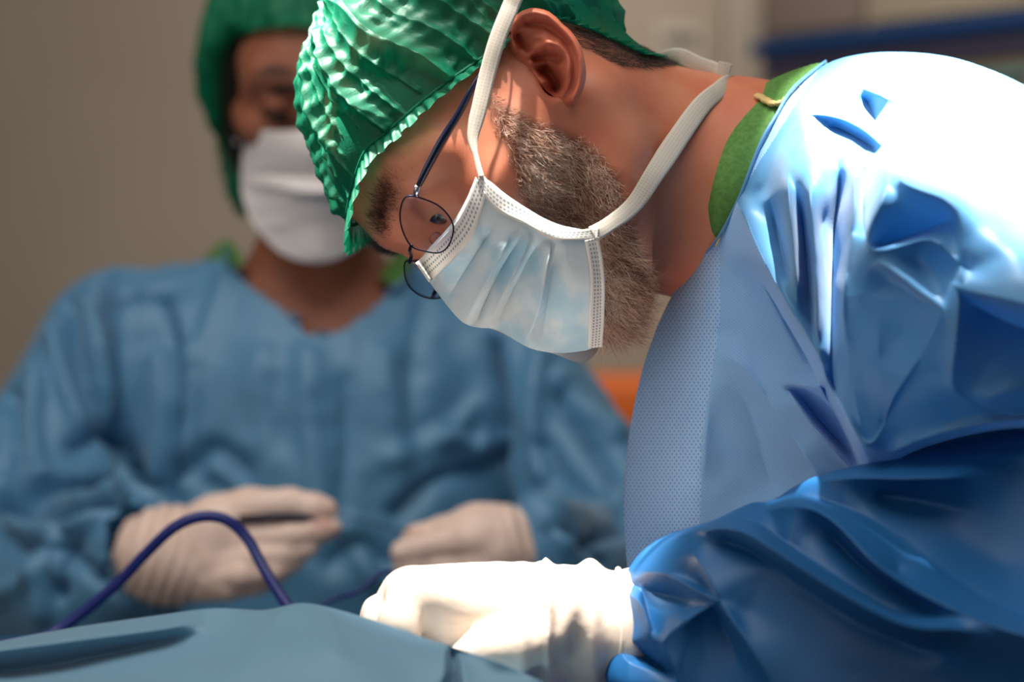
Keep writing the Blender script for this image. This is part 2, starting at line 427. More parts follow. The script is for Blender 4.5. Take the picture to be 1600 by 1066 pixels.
def hairmat(name, stops):
    m = mat(name, (0.1, 0.1, 0.1, 1), 0.45, 0.4); at = node(m, 'ShaderNodeAttribute'); at.attribute_name = 'hue'
    cr = node(m, 'ShaderNodeValToRGB'); el = cr.color_ramp.elements
    el[0].position, el[0].color = stops[0]; el[1].position, el[1].color = stops[-1]
    for p_, c_ in stops[1:-1]:
        e = el.new(p_); e.color = c_
    lk(m, at.outputs['Fac'], cr.inputs[0]); lk(m, cr.outputs[0], m.node_tree.nodes['Principled BSDF'].inputs['Base Color']); return m
M['beard'] = hairmat('beard_hair', [(0.0, srgb(96, 58, 44)), (0.25, srgb(164, 108, 82)), (0.5, srgb(216, 170, 142)), (1.0, srgb(252, 234, 216))])
M['darkhair'] = hairmat('dark_hair', [(0.0, srgb(34, 25, 22)), (0.7, srgb(70, 54, 48)), (1.0, srgb(120, 100, 90))])
M['blackhair'] = mat('black_hair', srgb(18, 13, 12), 0.5, 0.4, bump=(300, 0.5, 0.001))
M['tie'] = fabric_mat('tie_tape', srgb(214, 205, 192), dots=(2.6, 2.6, 0.785), transl=0.15, rough=0.6, dark=srgb(188, 176, 162))
M['mask_edge'] = mat('mask_binding', srgb(228, 225, 222), 0.6, 0.3, bump=(900, 0.3, 0.0003))
M['mask'] = fabric_mat('mask_cloth', srgb(216, 228, 234), transl=0.2, rough=0.6, spec=0.3)
M['mask_n'] = fabric_mat('mask_cloth_white', srgb(244, 238, 236), transl=0.2, rough=0.6, spec=0.3)
M['gown'] = fabric_mat('surgeon_gown_cloth', srgb(76, 142, 190), transl=0.25, rough=0.5, spec=0.6, sheen=0.2)
M['gown_dots'] = fabric_mat('surgeon_gown_mesh_cloth', srgb(112, 158, 205), dots=(0.95, 0.62, 0), transl=0.22, rough=0.6, spec=0.2, dark=srgb(72, 130, 200), dotcol=srgb(160, 200, 245), sheen=0.3)
M['gown_fine'] = fabric_mat('surgeon_gown_fine_cloth', srgb(128, 174, 224), dots=(1.5, 0.9, 0.3), transl=0.22, rough=0.6, spec=0.2, dark=srgb(104, 158, 214), dotcol=srgb(136, 182, 230), sheen=0.3)
M['gown_n'] = fabric_mat('nurse_gown_cloth', srgb(82, 144, 186), transl=0.2, rough=0.5, spec=0.75, sheen=0.3)
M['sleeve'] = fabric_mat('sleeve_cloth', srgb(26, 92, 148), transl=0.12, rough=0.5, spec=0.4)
M['drape'] = fabric_mat('drape_cloth', srgb(112, 158, 186), transl=0.15, rough=0.55, spec=0.6, sheen=0.2)
M['scrub'] = mat('green_scrub', srgb(78, 122, 58), 0.8, 0.2, bump=(900, 0.6, 0.0006), var=(300, srgb(94, 138, 72)))
M['piping'] = mat('cream_piping', srgb(206, 178, 120), 0.7, 0.3, bump=(700, 0.5, 0.0006))
M['glove'] = mat('latex_glove', srgb(240, 212, 198), 0.42, 0.45, bump=(160, 0.25, 0.0015), var=(40, srgb(236, 206, 190)), sss=0.1)
M['glove_s'] = mat('latex_glove_bright', srgb(232, 212, 194), 0.45, 0.45, bump=(120, 0.25, 0.002), sss=0.1)
M['blood'] = mat('blood_smear', srgb(150, 50, 30), 0.4)
M['metal_dark'] = mat('dark_metal', srgb(40, 42, 60), 0.25, 0.5, metal=0.9)
M['metal'] = mat('pale_metal', srgb(190, 190, 195), 0.25, 0.5, metal=1.0)
M['navy'] = mat('navy_acetate', srgb(8, 14, 40), 0.2, 0.6, coat=0.6)
M['cable'] = mat('blue_cable', srgb(34, 44, 120), 0.4, 0.5)
M['eye'] = mat('eyeball', srgb(225, 215, 208), 0.1, 0.6, coat=1)
M['iris'] = mat('iris', srgb(46, 26, 18), 0.1, 0.6, coat=1)
def glassmat():
    m = bpy.data.materials.new('lens_glass'); m.use_nodes = True; nt = m.node_tree; nt.nodes.clear()
    o = nt.nodes.new('ShaderNodeOutputMaterial'); t = nt.nodes.new('ShaderNodeBsdfTransparent'); t.inputs[0].default_value = (0.93, 0.92, 0.95, 1)
    g = nt.nodes.new('ShaderNodeBsdfGlossy'); g.inputs['Roughness'].default_value = 0.02; g.inputs[0].default_value = (0.45, 0.36, 0.55, 1)
    f = nt.nodes.new('ShaderNodeMapRange'); lw = nt.nodes.new('ShaderNodeLayerWeight'); lw.inputs[0].default_value = 0.5; nt.links.new(lw.outputs['Facing'], f.inputs[0]); f.inputs[1].default_value = 0.6; f.inputs[2].default_value = 1.0; f.inputs[3].default_value = 0.05; f.inputs[4].default_value = 0.5; ms = nt.nodes.new('ShaderNodeMixShader')
    nt.links.new(f.outputs[0], ms.inputs[0]); nt.links.new(t.outputs[0], ms.inputs[1]); nt.links.new(g.outputs[0], ms.inputs[2]); nt.links.new(ms.outputs[0], o.inputs[0]); return m
M['glass'] = glassmat()
def capmat(name, col, thin):
    m = bpy.data.materials.new(name); m.use_nodes = True; nt = m.node_tree; b = nt.nodes['Principled BSDF']; out = nt.nodes['Material Output']
    b.inputs['Base Color'].default_value = col; b.inputs['Roughness'].default_value = 0.5; b.inputs['Specular IOR Level'].default_value = 0.4
    tc = nt.nodes.new('ShaderNodeTexCoord'); nz = nt.nodes.new('ShaderNodeTexNoise'); nz.inputs['Scale'].default_value = 700; nz.inputs['Detail'].default_value = 4
    nt.links.new(tc.outputs['Object'], nz.inputs['Vector']); bp = nt.nodes.new('ShaderNodeBump'); bp.inputs['Strength'].default_value = 0.4; bp.inputs['Distance'].default_value = 0.0005
    nt.links.new(nz.outputs['Fac'], bp.inputs['Height']); nt.links.new(bp.outputs[0], b.inputs['Normal'])
    tr = nt.nodes.new('ShaderNodeBsdfTranslucent'); tr.inputs[0].default_value = col; m1 = nt.nodes.new('ShaderNodeMixShader'); m1.inputs[0].default_value = 0.35
    nt.links.new(b.outputs[0], m1.inputs[1]); nt.links.new(tr.outputs[0], m1.inputs[2])
    tp = nt.nodes.new('ShaderNodeBsdfTransparent'); m2 = nt.nodes.new('ShaderNodeMixShader')
    tp.inputs[0].default_value = (0.75, 0.95, 0.85, 1)
    n2 = nt.nodes.new('ShaderNodeTexNoise'); n2.inputs['Scale'].default_value = 22; n2.inputs['Detail'].default_value = 3; nt.links.new(tc.outputs['Object'], n2.inputs['Vector'])
    mr = nt.nodes.new('ShaderNodeMapRange'); mr.inputs[1].default_value = 0.4; mr.inputs[2].default_value = 0.65; mr.inputs[3].default_value = 0; mr.inputs[4].default_value = thin
    nt.links.new(n2.outputs['Fac'], mr.inputs[0]); nt.links.new(mr.outputs[0], m2.inputs[0]); nt.links.new(m1.outputs[0], m2.inputs[1]); nt.links.new(tp.outputs[0], m2.inputs[2])
    nt.links.new(m2.outputs[0], out.inputs[0]); return m
M['cap'] = capmat('cap_nonwoven', srgb(0, 126, 92), 0.32)
M['cap_n'] = capmat('cap_nonwoven_far', srgb(0, 128, 88), 0.1)
def tint(m, scale, col2, lo=0.45, hi=0.65):
    b = m.node_tree.nodes['Principled BSDF']; col = tuple(b.inputs['Base Color'].default_value)
    tc = node(m, 'ShaderNodeTexCoord'); nz = node(m, 'ShaderNodeTexNoise'); nz.inputs['Scale'].default_value = scale; nz.inputs['Detail'].default_value = 3; lk(m, tc.outputs['Object'], nz.inputs[0])
    rp = node(m, 'ShaderNodeMapRange'); rp.inputs[1].default_value = lo; rp.inputs[2].default_value = hi; lk(m, nz.outputs['Fac'], rp.inputs[0])
    mx = node(m, 'ShaderNodeMix'); mx.data_type = 'RGBA'; mx.inputs[6].default_value = col; mx.inputs[7].default_value = col2; lk(m, rp.outputs[0], mx.inputs[0]); lk(m, mx.outputs[2], b.inputs['Base Color'])
tint(M['mask'], 45, srgb(172, 208, 226))
# ------------------------------------------------------------------ head frame: x = person's right, y = forward, z = up
class Frame:
    def __init__(s, o, fwd, right):
        s.o = np.array(o, float); y = np.array(fwd, float); y /= np.linalg.norm(y)
        x = np.array(right, float); x -= y*(x@y); x /= np.linalg.norm(x); z = np.cross(x, y)
        s.R = np.stack([x, y, z])          # rows = axes in world
    def w(s, p): return s.o+np.asarray(p, float)@s.R
    def l(s, p): return (np.asarray(p, float)-s.o)@s.R.T

def add_head(S, f, female=False, lid=0.5):
    w_ = f.w; R = f.R
    e = lambda c, r, k=0.012, sub=False: S.ell(w_(c), r, R, k, sub)
    cn = lambda a, ra, b, rb, k=0.01, sub=False: S.cone(w_(a), ra, w_(b), rb, k, sub)
    e((0, -0.012, 0.048), (0.076, 0.096, 0.074))
    e((0, 0.035, 0.050), (0.065, 0.062, 0.056), 0.02)
    cn((0, 0.035, 0.0), 0.056, (0, 0.045, -0.045), 0.038, 0.02)
    e((0, 0.01, -0.01), (0.068, 0.07, 0.055), 0.02)
    for s in (-1, 1):
        cn((s*0.056, 0.0, -0.030), 0.018, (s*0.048, 0.020, -0.056), 0.015, 0.015)
        cn((s*0.048, 0.020, -0.056), 0.015, (s*0.016, 0.072, -0.083), 0.014, 0.012)
        e((s*0.050, 0.056, -0.004), (0.020, 0.024, 0.018), 0.02)
        cn((s*0.060, 0.03, 0.0), 0.012, (s*0.066, 0.005, -0.002), 0.009, 0.02)
        cn((s*0.010, 0.091, 0.044), 0.008, (s*0.044, 0.076, 0.047), 0.008, 0.015)
        cn((s*0.044, 0.076, 0.047), 0.008, (s*0.056, 0.060, 0.030), 0.008, 0.015)
        e((s*0.032, 0.100, 0.024), (0.019, 0.017, 0.014), 0.012, True)
    cn((0, 0.076, -0.083), 0.017, (0, 0.070, -0.07), 0.018, 0.012)
    cn((0, 0.09, 0.036), 0.0085, (0, 0.110, -0.008), 0.0105, 0.012)
    for s in (-1, 1): e((s*0.012, 0.100, -0.013), (0.008, 0.010, 0.007), 0.006)
    cn((-0.018, 0.092, -0.045), 0.006, (0.018, 0.092, -0.045), 0.006, 0.012)
    cn((-0.015, 0.089, -0.056), 0.007, (0.015, 0.089, -0.056), 0.007, 0.012)
    for s in (-1, 1):                        # eyelids: a shell round the eyeball, cut open by the lid line
        c = (s*0.032, 0.0785, 0.023)
        S.ball(w_(c), 0.0138, 0.005)
        S.ell(w_((s*0.032, 0.0945, 0.023-0.006*lid*2)), (0.0125, 0.008, 0.0045*(1.15-lid)), R, 0.002, True)
def eyes(f, root, gaze, mats):
    """returns eye mesh parts merged: eyeballs are parts of the person"""
    for s in (-1, 1):
        c = f.w((s*0.032, 0.0785, 0.023)); g = np.array(gaze, float)@f.R; g /= np.linalg.norm(g)
        V, F = [], []
        nu, nv_ = 24, 16
        a = np.cross(g, [0.3, 0.5, 0.8]); a /= np.linalg.norm(a); b = np.cross(g, a)
        for i in range(nv_+1):
            th = math.pi*i/nv_
            for j in range(nu):
                ph = 2*math.pi*j/nu; r = 0.0125+0.0010*math.exp(-(th/0.42)**4)
                V.append(c+r*(math.cos(th)*g+math.sin(th)*(math.cos(ph)*a+math.sin(ph)*b)))
        for i in range(nv_):
            for j in range(nu): F.append((i*nu+j, i*nu+(j+1) % nu, (i+1)*nu+(j+1) % nu, (i+1)*nu+j))
        o = link_mesh('eyeball', V, F, mats[0], root); o.data.materials.append(mats[1])
        for q in o.data.polygons:
            if q.index//nu < 3: q.material_index = 1

# ================================================================== SURGEON
HS = Frame(P(843, 195, 1.25), (-0.446, -0.309, -0.840), (-0.043, 0.945, -0.325))
surgeon = empty('person', (0.15, 1.25, 0.0))
tag(surgeon, 'person with grey beard and glasses leaning forward over the table in side view', 'person')

S = SDF((-0.13, 1.08, 1.20), (0.33, 1.52, 1.62), 0.0022)
add_head(S, HS, lid=0.42)
[S.cone(P(x_, y_, 1.150), 0.0075, P(x_, y_, 1.184), 0.0070, 0.002, True) for x_, y_ in ((850, 98), (858, 108), (864, 120), (868, 131))]   # hollow of the near ear
# beard volume: fuller jaw and chin
for s in (-1, 1):
    S.cone(HS.w((s*0.048, 0.014, -0.050)), 0.018, HS.w((s*0.018, 0.066, -0.080)), 0.016, 0.008)
S.ball(HS.w((0, 0.070, -0.082)), 0.018, 0.008)
# neck
S.cone(P(960, 240, 1.265), 0.052, P(1075, 296, 1.275), 0.052, 0.025)
S.cone(P(1075, 296, 1.275), 0.052, P(1190, 312, 1.28), 0.055, 0.025)
S.cone(P(985, 195, 1.28), 0.034, P(1160, 245, 1.28), 0.042, 0.02)          # nape muscles
S.cone(P(930, 230, 1.252), 0.040, P(1120, 330, 1.262), 0.040, 0.03)        # sternomastoid
S.cone(P(1190, 312, 1.28), 0.055, P(1500, 420, 1.22), 0.09, 0.03)           # upper chest, under the gown
SV, SF = S.mesh(2)
for _ in range(45):              # even out the neck
    x_, y_ = pxpy(SV); wn = np.clip((x_-925)/40, 0, 1)*np.clip((1400-x_)/40, 0, 1)*np.clip((y_-70)/30, 0, 1)
    wn = wn*(1-np.exp(-np.maximum(HS.l(SV)[:, 1]-0.0, 0)/0.02)*0)*(HS.l(SV)[:, 1] < 0.03); SV = SV+(laplace(SV, SF, 0.7)-SV)*wn[:, None]
bvh_s = None
def make_bvh(V, F): return BVHTree.FromPolygons([tuple(v) for v in V], [tuple(int(i) for i in f) for f in F])
bvh_s = make_bvh(SV, SF)
CAMV = Vector((0, 0, ZC))
def surf(bv, px, py, default=1.2, lift=0.0):
    d = Vector(P(px, py, 1.0))-CAMV; h = bv.ray_cast(CAMV, d.normalized())
    if h[0] is None: return default-lift
    return h[0].y-lift

# ---- ear, modelled as a relief on the side of the head
ear_out = [(793.6,74),(793,48),(801,30),(815,17),(833,12),(854,16),(870,27),(879,37),(890,46),(901,60),(910,78),(915,100),(916,121),(911,142),(901,159),(890,169),(881,168),(874,158),
           (860,148),(842,132),(826,112),(810,97),(799,84)]
helix = [(803,72),(799,56),(804,36),(817,24),(835,19),(856,24),(871,36),(884,51),(897,66),(905,89),(907,114),(904,136),(895,153)]
scapha = [(824,36),(849,38),(865,47),(879,58),(889,74),(896,90),(898,107),(897,125),(892,141),(884,152)]
anti = [(830,83),(842,75),(856,68),(872,70),(884,81),(890,94),(890,110),(888,128),(880,140)]
anti2 = [(836,58),(846,58),(858,66)]
foss = [(809,56),(817,68),(826,79)]
def ear_h(x, y):
    g = lambda pl, s: np.exp(-(dist_poly(x, y, pl)/s)**2)
    h = 11*g(helix, 8.0)-7*g(scapha, 5.5)+8*g(anti, 8.0)+4*g(anti2, 6)-12*g(foss, 5)
    h += -20*g([(838,92),(853,89),(868,92)], 9)-40*g([(852,110),(862,118),(869,130),(869,136)], 11)
    h += 9*g([(832,97),(848,100)], 5)+8*g([(866,101)], 6)+7*g([(840,118),(850,128)], 7)+5*g([(874,146),(880,150)], 8)
    return h
def build_ear():
    o = np.array(catmull([(a, b, 0) for a, b in ear_out], 4, True))[:, :2]; pts = [tuple(p) for p in o]; m = len(pts)
    xs = np.arange(790, 920, 2.2); ys = np.arange(8, 174, 2.2); X, Y = np.meshgrid(xs, ys); X = X.ravel(); Y = Y.ravel()
    k = in_poly(X, Y, pts) & (dist_poly(X, Y, pts, True) > 1.6); allp = pts+list(zip(X[k], Y[k]))
    r = delaunay_2d_cdt([Vector(p) for p in allp], [(i, (i+1) % m) for i in range(m)], [], 1, 1e-4)
    q = np.array([(v.x, v.y) for v in r[0]]); F = np.array([f for f in r[2]])
    x, y = q[:, 0], q[:, 1]
    # base: hinged on the front edge, flaring outward towards the back edge
    front = [(793,74),(799,86),(810,99),(826,114),(842,134),(860,150),(874,160),(884,170)]
    df = dist_poly(x, y, front)
    base_front = np.array([surf(bvh_s, a, b, 1.19) for a, b in front])
    wts = np.stack([1/(np.hypot(x-a, y-b)+6)**2 for a, b in front], 1); d0 = (wts*base_front).sum(1)/wts.sum(1)
    fl = 0.0155*(1-np.exp(-(df/42)**1.3))
    edge = dist_poly(x, y, pts, True); rnd = -0.0028*np.exp(-(edge/3.0)**2)
    att = np.clip(df/10, 0, 1)
    d = d0-fl-(ear_h(x, y)*att)*0.00046-rnd*att+0.0012*(1-att)
    Vf = np.array([P(a, b, c) for a, b, c in zip(x, y, d)])
    db = d+0.0034*(1-np.exp(-edge/3.0))+0.010*np.exp(-(df/30)**2)*(1-np.exp(-edge/5))
    Vb = np.array([P(a, b, c) for a, b, c in zip(x, y, db)])
    Fr = F if True else F
    n = len(Vf); V = np.concatenate([Vf, Vb])
    nrm = np.cross(V[F[:, 1]]-V[F[:, 0]], V[F[:, 2]]-V[F[:, 0]])
    if nrm[:, 1].mean() > 0: F = F[:, ::-1]
    F2 = np.concatenate([F, F[:, ::-1]+n])
    # rim between front and back
    E = np.concatenate([F[:, [0, 1]], F[:, [1, 2]], F[:, [2, 0]]]); lut = {}
    for a, b in E: lut[(a, b)] = 1
    rim = [(a, b) for (a, b) in lut if (b, a) not in lut]
    F3 = [t for a, b in rim for t in ((b, a, a+n), (b, a+n, b+n))]
    Fa = np.concatenate([F2, np.array(F3)])
    for _ in range(1): V = laplace(V, Fa, 0.35)
    return V, Fa
EV, EF = build_ear()
# mirrored far ear
def mirror_local(f, V):
    L = f.l(V); L[:, 0] *= -1; return f.w(L)
EV2 = mirror_local(HS, EV); EF2 = EF[:, ::-1]

# beard density on the body mesh (near side traced, far side mirrored)
beard_poly = [(752,140),(785,150),(815,172),(855,190),(905,205),(945,238),(972,275),(984,330),(1004,385),(1024,440),(1014,495),(985,530),(940,560),(900,560),(860,500),(760,400),(815,330),(800,280),(780,225),(757,185)]
def beard_dens(Pn, soft=14.0):
    def one(V):
        x, y = pxpy(V); ins = in_poly(x, y, beard_poly); dd = dist_poly(x, y, beard_poly, True)
        return np.where(ins, np.clip(dd/soft, 0, 1), 0)
    L = HS.l(Pn); near = L[:, 0] < 0.0; a = one(Pn); b = one(mirror_local(HS, Pn))
    return np.where(near, a, b)
L_ = HS.l(SV)
bd = beard_dens(SV)
brow = np.exp(-((np.abs(np.abs(L_[:, 0])-0.030)/0.020)**4+((L_[:, 2]-0.048)/0.006)**2))*(L_[:, 1] > 0.05)
hairm = np.clip((0.02-L_[:, 1])/0.01, 0, 1)*np.clip((L_[:, 2]-0.035)/0.01, 0, 1)
att = np.clip(np.maximum.reduce([bd*0.75, brow*0.7, hairm]), 0, 1)
V, F = np.concatenate([SV, EV, EV2]), None
Fq = [tuple(q) for q in SF.tolist()]+[tuple(q) for q in (EF+len(SV)).tolist()]+[tuple(q) for q in (EF2+len(SV)+len(EV)).tolist()]
body = link_mesh('body', V, Fq, M['skin_s'], surgeon, attrs={'beard': np.concatenate([att, np.zeros(len(EV)+len(EV2))]), 'ear': np.concatenate([np.zeros(len(SV)), np.full(len(EV)+len(EV2), 0.55)])})
eyes(HS, surgeon, (-0.05, 0.80, -0.42), (M['eye'], M['iris']))

# ---- beard hair
def growth(p, N, dl):
    d = np.asarray(dl, float)@HS.R; d = np.broadcast_to(d, N.shape).copy(); d -= N*(d*N).sum(1, keepdims=True)*0.8
    return d/(np.linalg.norm(d, axis=1, keepdims=True)+1e-9)
rg = np.random.default_rng(5)
pt, nn = scatter(SV, SF, lambda c: beard_dens(c, 22)*np.where(HS.l(c)[:, 0] < 0, 1.0, 0.35), 16000, 3)
L = HS.l(pt); chin = np.clip((-L[:, 2]-0.035)/0.05, 0, 1)
ln = (0.009+0.007*chin)*(0.5+0.8*rg.random(len(pt)))*np.clip(0.35+beard_dens(pt, 40), 0, 1)
HV, HF, hue = strands(pt, nn, growth(pt, nn, (-0.1, 0.15, -1.0))+0.55*np.stack([vnoise(pt, 170, 91), vnoise(pt, 170, 92), vnoise(pt, 170, 93)], 1), ln, 0.00011*np.ones(len(pt)), (rg.random(len(pt))-0.5)*0.8+0.9*vnoise(pt, 120, 95), 7, 6, 0.26)
px_, py_ = pxpy(pt); grey = np.clip(0.5+vnoise(pt, 60, 3)*0.35+0.35*np.exp(-(((px_-925)/60)**2+((py_-270)/60)**2))-0.40*np.exp(-(((px_-850)/70)**2+((py_-330)/30)**2))-0.25*np.clip((190-py_)/50, 0, 1)-0.1*chin, 0, 1)
hue = np.clip(np.repeat(grey-0.22*chin, 18)*0.6+(hue-0.5)*0.9+0.30, 0, 1)
o = link_mesh('beard', HV, HF, M['beard'], surgeon, attrs={'hue': hue}); o['label'] = 'short grey and brown beard'
# ---- eyebrows, nape hair
pt, nn = scatter(SV, SF, lambda c: (lambda L: np.exp(-((np.abs(np.abs(L[:, 0])-0.030)/0.020)**4+((L[:, 2]-0.048)/0.005)**2))*(L[:, 1] > 0.05))(HS.l(c)), 1600, 8)
sd = np.where(HS.l(pt)[:, :1] < 0, -1.0, 1.0)
dd = np.concatenate([sd, np.zeros_like(sd), np.full_like(sd, 0.35)], 1)@HS.R
HV, HF, hue = strands(pt, nn, dd, 0.007*(0.6+0.6*rg.random(len(pt))), 0.00010*np.ones(len(pt)), (rg.random(len(pt))-0.5)*0.3, 9, 5, 0.25)
link_mesh('eyebrows', HV, HF, M['darkhair'], surgeon, attrs={'hue': hue*0.8})
nape = [(895,40),(930,50),(985,68),(1040,86),(1048,100),(1010,104),(975,103),(945,92),(915,76),(895,64)]
pt, nn = scatter(SV, SF, lambda c: in_poly(*pxpy(c), nape)*np.where(c[:, 1] < 1.30, 1.0, 1.0), 5000, 11)
HV, HF, hue = strands(pt, nn, growth(pt, nn, (0, -0.1, -1.0)), 0.0055*(0.5+0.8*rg.random(len(pt))), 0.00010*np.ones(len(pt)), (rg.random(len(pt))-0.5)*0.3, 12, 5, 0.15)
link_mesh('nape_hair', HV, HF, M['darkhair'], surgeon, attrs={'hue': hue})

# ------------------------------------------------------------------ bouffant cap: a gathered bag on an elastic loop
def bouffant(f, rim_local, centre, radii, apex, pleats=46, amp=0.0045, seed=1, puff=0.18, ruffle=0.010, nt=90, nth=900, sag=None, bvh=None):
    rim = catmull(rim_local, 40, True); seg = np.linalg.norm(np.roll(rim, -1, 0)-rim, axis=1); cum = np.concatenate([[0], np.cumsum(seg)]); tot = cum[-1]
    rr = np.concatenate([rim, rim[:1]]); th = np.arange(nth)/nth
    R = np.stack([np.interp(th*tot, cum, rr[:, k]) for k in range(3)], 1)
    c = np.array(centre); rad = np.array(radii); A = np.array(apex)
    ts = np.concatenate([-np.linspace(1, 0.15, 8), [0.0], np.linspace(0, 1, nt)[1:]**1.25])
    rg_ = np.random.default_rng(seed); ph = rg_.random(12)*6.28
    # irregular pleat phase along the band
    wob = sum(np.sin(th*2*math.pi*k+ph[k])*0.55/k for k in range(1, 8)); PH = th*2*math.pi*pleats+wob*5
    big = np.sin(th*2*math.pi*11+ph[9]+wob*3)
    rows = []; RW = np.interp(np.linalg.norm(R-R[0], axis=1), [0, 0.05, 0.11, 0.2], [1.25, 1.1, 0.55, 0.35])
    Rn = R-c; Rn /= np.linalg.norm(Rn, axis=1, keepdims=True)
    down = R-A; down /= np.linalg.norm(down, axis=1, keepdims=True)
    for t in ts:
        if t < 0:        # the ruffle under the elastic
            s = -t; q = R+(down*0.85+Rn*0.12)*ruffle*s*(RW*(1+0.12*np.sin(PH*1.3)))[:, None]+Rn*(np.sin(PH*2.3)*0.0022*s**0.7+0.0012*np.sin(PH*0.9)*s)[:, None]
        else:
            q = R*(1-t)+A*t; d = q-c; k = np.linalg.norm(d/rad, axis=1, keepdims=True); qe = c+d/k
            wgt = 1-math.exp(-t/0.05) if t < 1 else 1
            q = R*(1-wgt)+qe*wgt if t < 0.5 else qe
            nrm = d/rad**2; nrm /= np.linalg.norm(nrm, axis=1, keepdims=True)
            env = (math.exp(-t/0.30)*(1-math.exp(-t/0.015)))
            ridge = 1-2*np.abs(np.sin(PH*0.5+3*vnoise(q, 14, seed)*t*2))**0.8
            ridge2 = 1-2*np.abs(np.sin(PH*0.19+2+vnoise(q, 20, seed+4)))**0.8
            fine = np.sin(PH*2.1+2*vnoise(q, 40, seed+9))*0.0010*math.exp(-t/0.08)*(1-math.exp(-t/0.004))
            rip = np.sin(t*95+3*vnoise(q, 26, seed+12)+1.2*np.sin(PH*0.3))*0.0006*min(1, t/0.2)
            disp = fine+rip+amp*env*(ridge*0.8+0.5*big)+amp*1.1*ridge2*math.exp(-t/0.55)*(1-math.exp(-t/0.05))
            n1 = vnoise(q, 30, seed+1); n2 = 1-2*np.abs(vnoise(q, 55, seed+2)); n3 = 1-2*np.abs(vnoise(q, 110, seed+7))
            disp = disp+(0.0022*n1+0.0020*n2+0.0010*n3)*min(1, t/0.08)
            q = q+nrm*disp[:, None]
            if sag is not None: q = q+sag(q, t)
        rows.append(q)
    V = np.array(rows); m = len(ts)
    V = V.reshape(-1, 3); T_ = np.repeat(ts, nth)
    if bvh is not None:              # keep the cloth clear of the head under it
        oc = np.array([0, -0.01, 0.045]); ow = Vector(f.w(oc)); W_ = f.w(V)
        for i in np.where(T_ > -0.3)[0]:
            dv = Vector(W_[i])-ow; L__ = dv.length; h = bvh.ray_cast(ow, dv.normalized())
            if h[0] is not None and h[3] < 0.135 and L__ < h[3]+0.0022: V[i] = oc+(V[i]-oc)*((h[3]+0.0022)/L__)
    Vw = f.w(V); F = []
    I = np.arange(m-1)[:, None]*nth+np.arange(nth)[None]; J = np.arange(m-1)[:, None]*nth+(np.arange(nth)[None]+1) % nth
    F = np.stack([I, J, J+nth, I+nth], -1).reshape(-1, 4)
    return Vw, F, f.w(R)
def loc_from_px(f, lst, bvh, lift):
    out = []
    for p in lst:
        d = p[2] if len(p) > 2 else surf(bvh, p[0], p[1], 1.2, lift); out.append(f.l(P(p[0], p[1], d)))
    return out
near = [(566,246),(610,202),(668,152),(715,117),(760,85),(802,48),(850,26),(905,38),(955,60)]
nl = loc_from_px(HS, near, bvh_s, 0.0035)
nape_c = HS.l(P(1030, 90, 1.262)); nape_c[0] = 0; nape_n = HS.l(P(1000, 80, 1.228))
front_c = np.array([0, 0.1010, 0.068])
near_l = nl+[nape_n]
rim_l = [front_c]+near_l+[nape_c]+[q*np.array([-1, 1, 1]) for q in near_l[::-1]]
CV, CF, CR = bouffant(HS, rim_l, (0, -0.007, 0.053), (0.084, 0.100, 0.087), (0, -0.02, 0.139), pleats=44, amp=0.0050, seed=2, ruffle=0.013, bvh=bvh_s)
o = link_mesh('surgical_cap', CV, CF, M['cap'], surgeon); o['label'] = 'green gathered surgical cap'
capo = o
bvh_cap = make_bvh(CV, CF)
Vt, Ft = tube(CR, 0.0011, 8, True); el = link_mesh('elastic_band', Vt, Ft, M['cap'], capo)
# hair under the cap
hs_, hn_ = None, None

# ---------------------------------------------------------------- face mask of the surgeon
def sag(px, py, x0=0.0):
    a = HS.l(P(px, py, 1.0))[0]; b = HS.l(P(px, py, 1.4))[0]; return 1.0+0.4*(x0-a)/(b-a)
m_near = [(753,268),(779,297),(823,326),(877,358),(933,356)]
m_sil = [(651,408),(668,436),(690,466),(712,494),(728,508),(750,513),(772,511),(800,528),(830,547),(868,552),(905,550),(941,542)]
def mbase(x, y, off=0.0):
    de = float(dist_poly(np.array(x, float), np.array(y, float), m_near)); ds = float(dist_poly(np.array(x, float), np.array(y, float), m_sil))
    t = de/(de+ds+1e-6); return 1.150+0.044*t**2.0+off*1.9
q = lambda x, y, off=0.0: (x, y, mbase(x, y, off))
out = [(x, y, mbase(x, y)) for x, y in m_near]
out += [q(943,431), q(944,489)]+[(x, y, mbase(x, y)) for x, y in m_sil[::-1]]
out += [q(680,378), q(712,345,0.0), q(728,313)]
cr = [[q(778,330), q(823,352,-0.001), q(865,374,-0.001), q(915,372)],
      [q(770,360,0.001), q(735,410,0.003), q(700,462,0.001)], [q(806,366,-0.0015), q(768,424,-0.003), q(729,506,-0.002)], [q(813,368,0.002), q(778,426,0.003), q(741,508,0.002)],
      [q(834,372,-0.002), q(801,430,-0.003), q(768,500,-0.002)], [q(841,374,0.002), q(811,430,0.0035), q(779,503,0.003)],
      [q(863,377,-0.0015), q(852,431,-0.0035), q(845,479,-0.003), q(828,524,-0.002), q(818,536,-0.001)], [q(869,378,0.001), q(860,431,0.003), q(854,484,0.003), q(844,530,0.003)], [q(883,384,-0.001), q(884,440,-0.0015), q(880,540,-0.001)],
      [q(768,500,-0.002), q(800,484,0.002), q(828,486,0.001), q(845,479,-0.003)], [q(741,508,0.002), q(755,492,0.0), q(768,500,-0.002)],
      [q(759,315), q(740,367,-0.001), q(705,409,-0.001), q(672,441)],
      [q(914,380), q(922,431,-0.002), q(920,495,-0.002), q(919,545)]]
MV, MF, MUV = cloth(out, cr, [q(760,380,-0.002), q(730,430,0.0015), q(700,450,-0.001), q(890,430,-0.002), q(893,500,-0.001)], levels=4, sharp=4)
MV = amplify(MV, MF, 1.5)
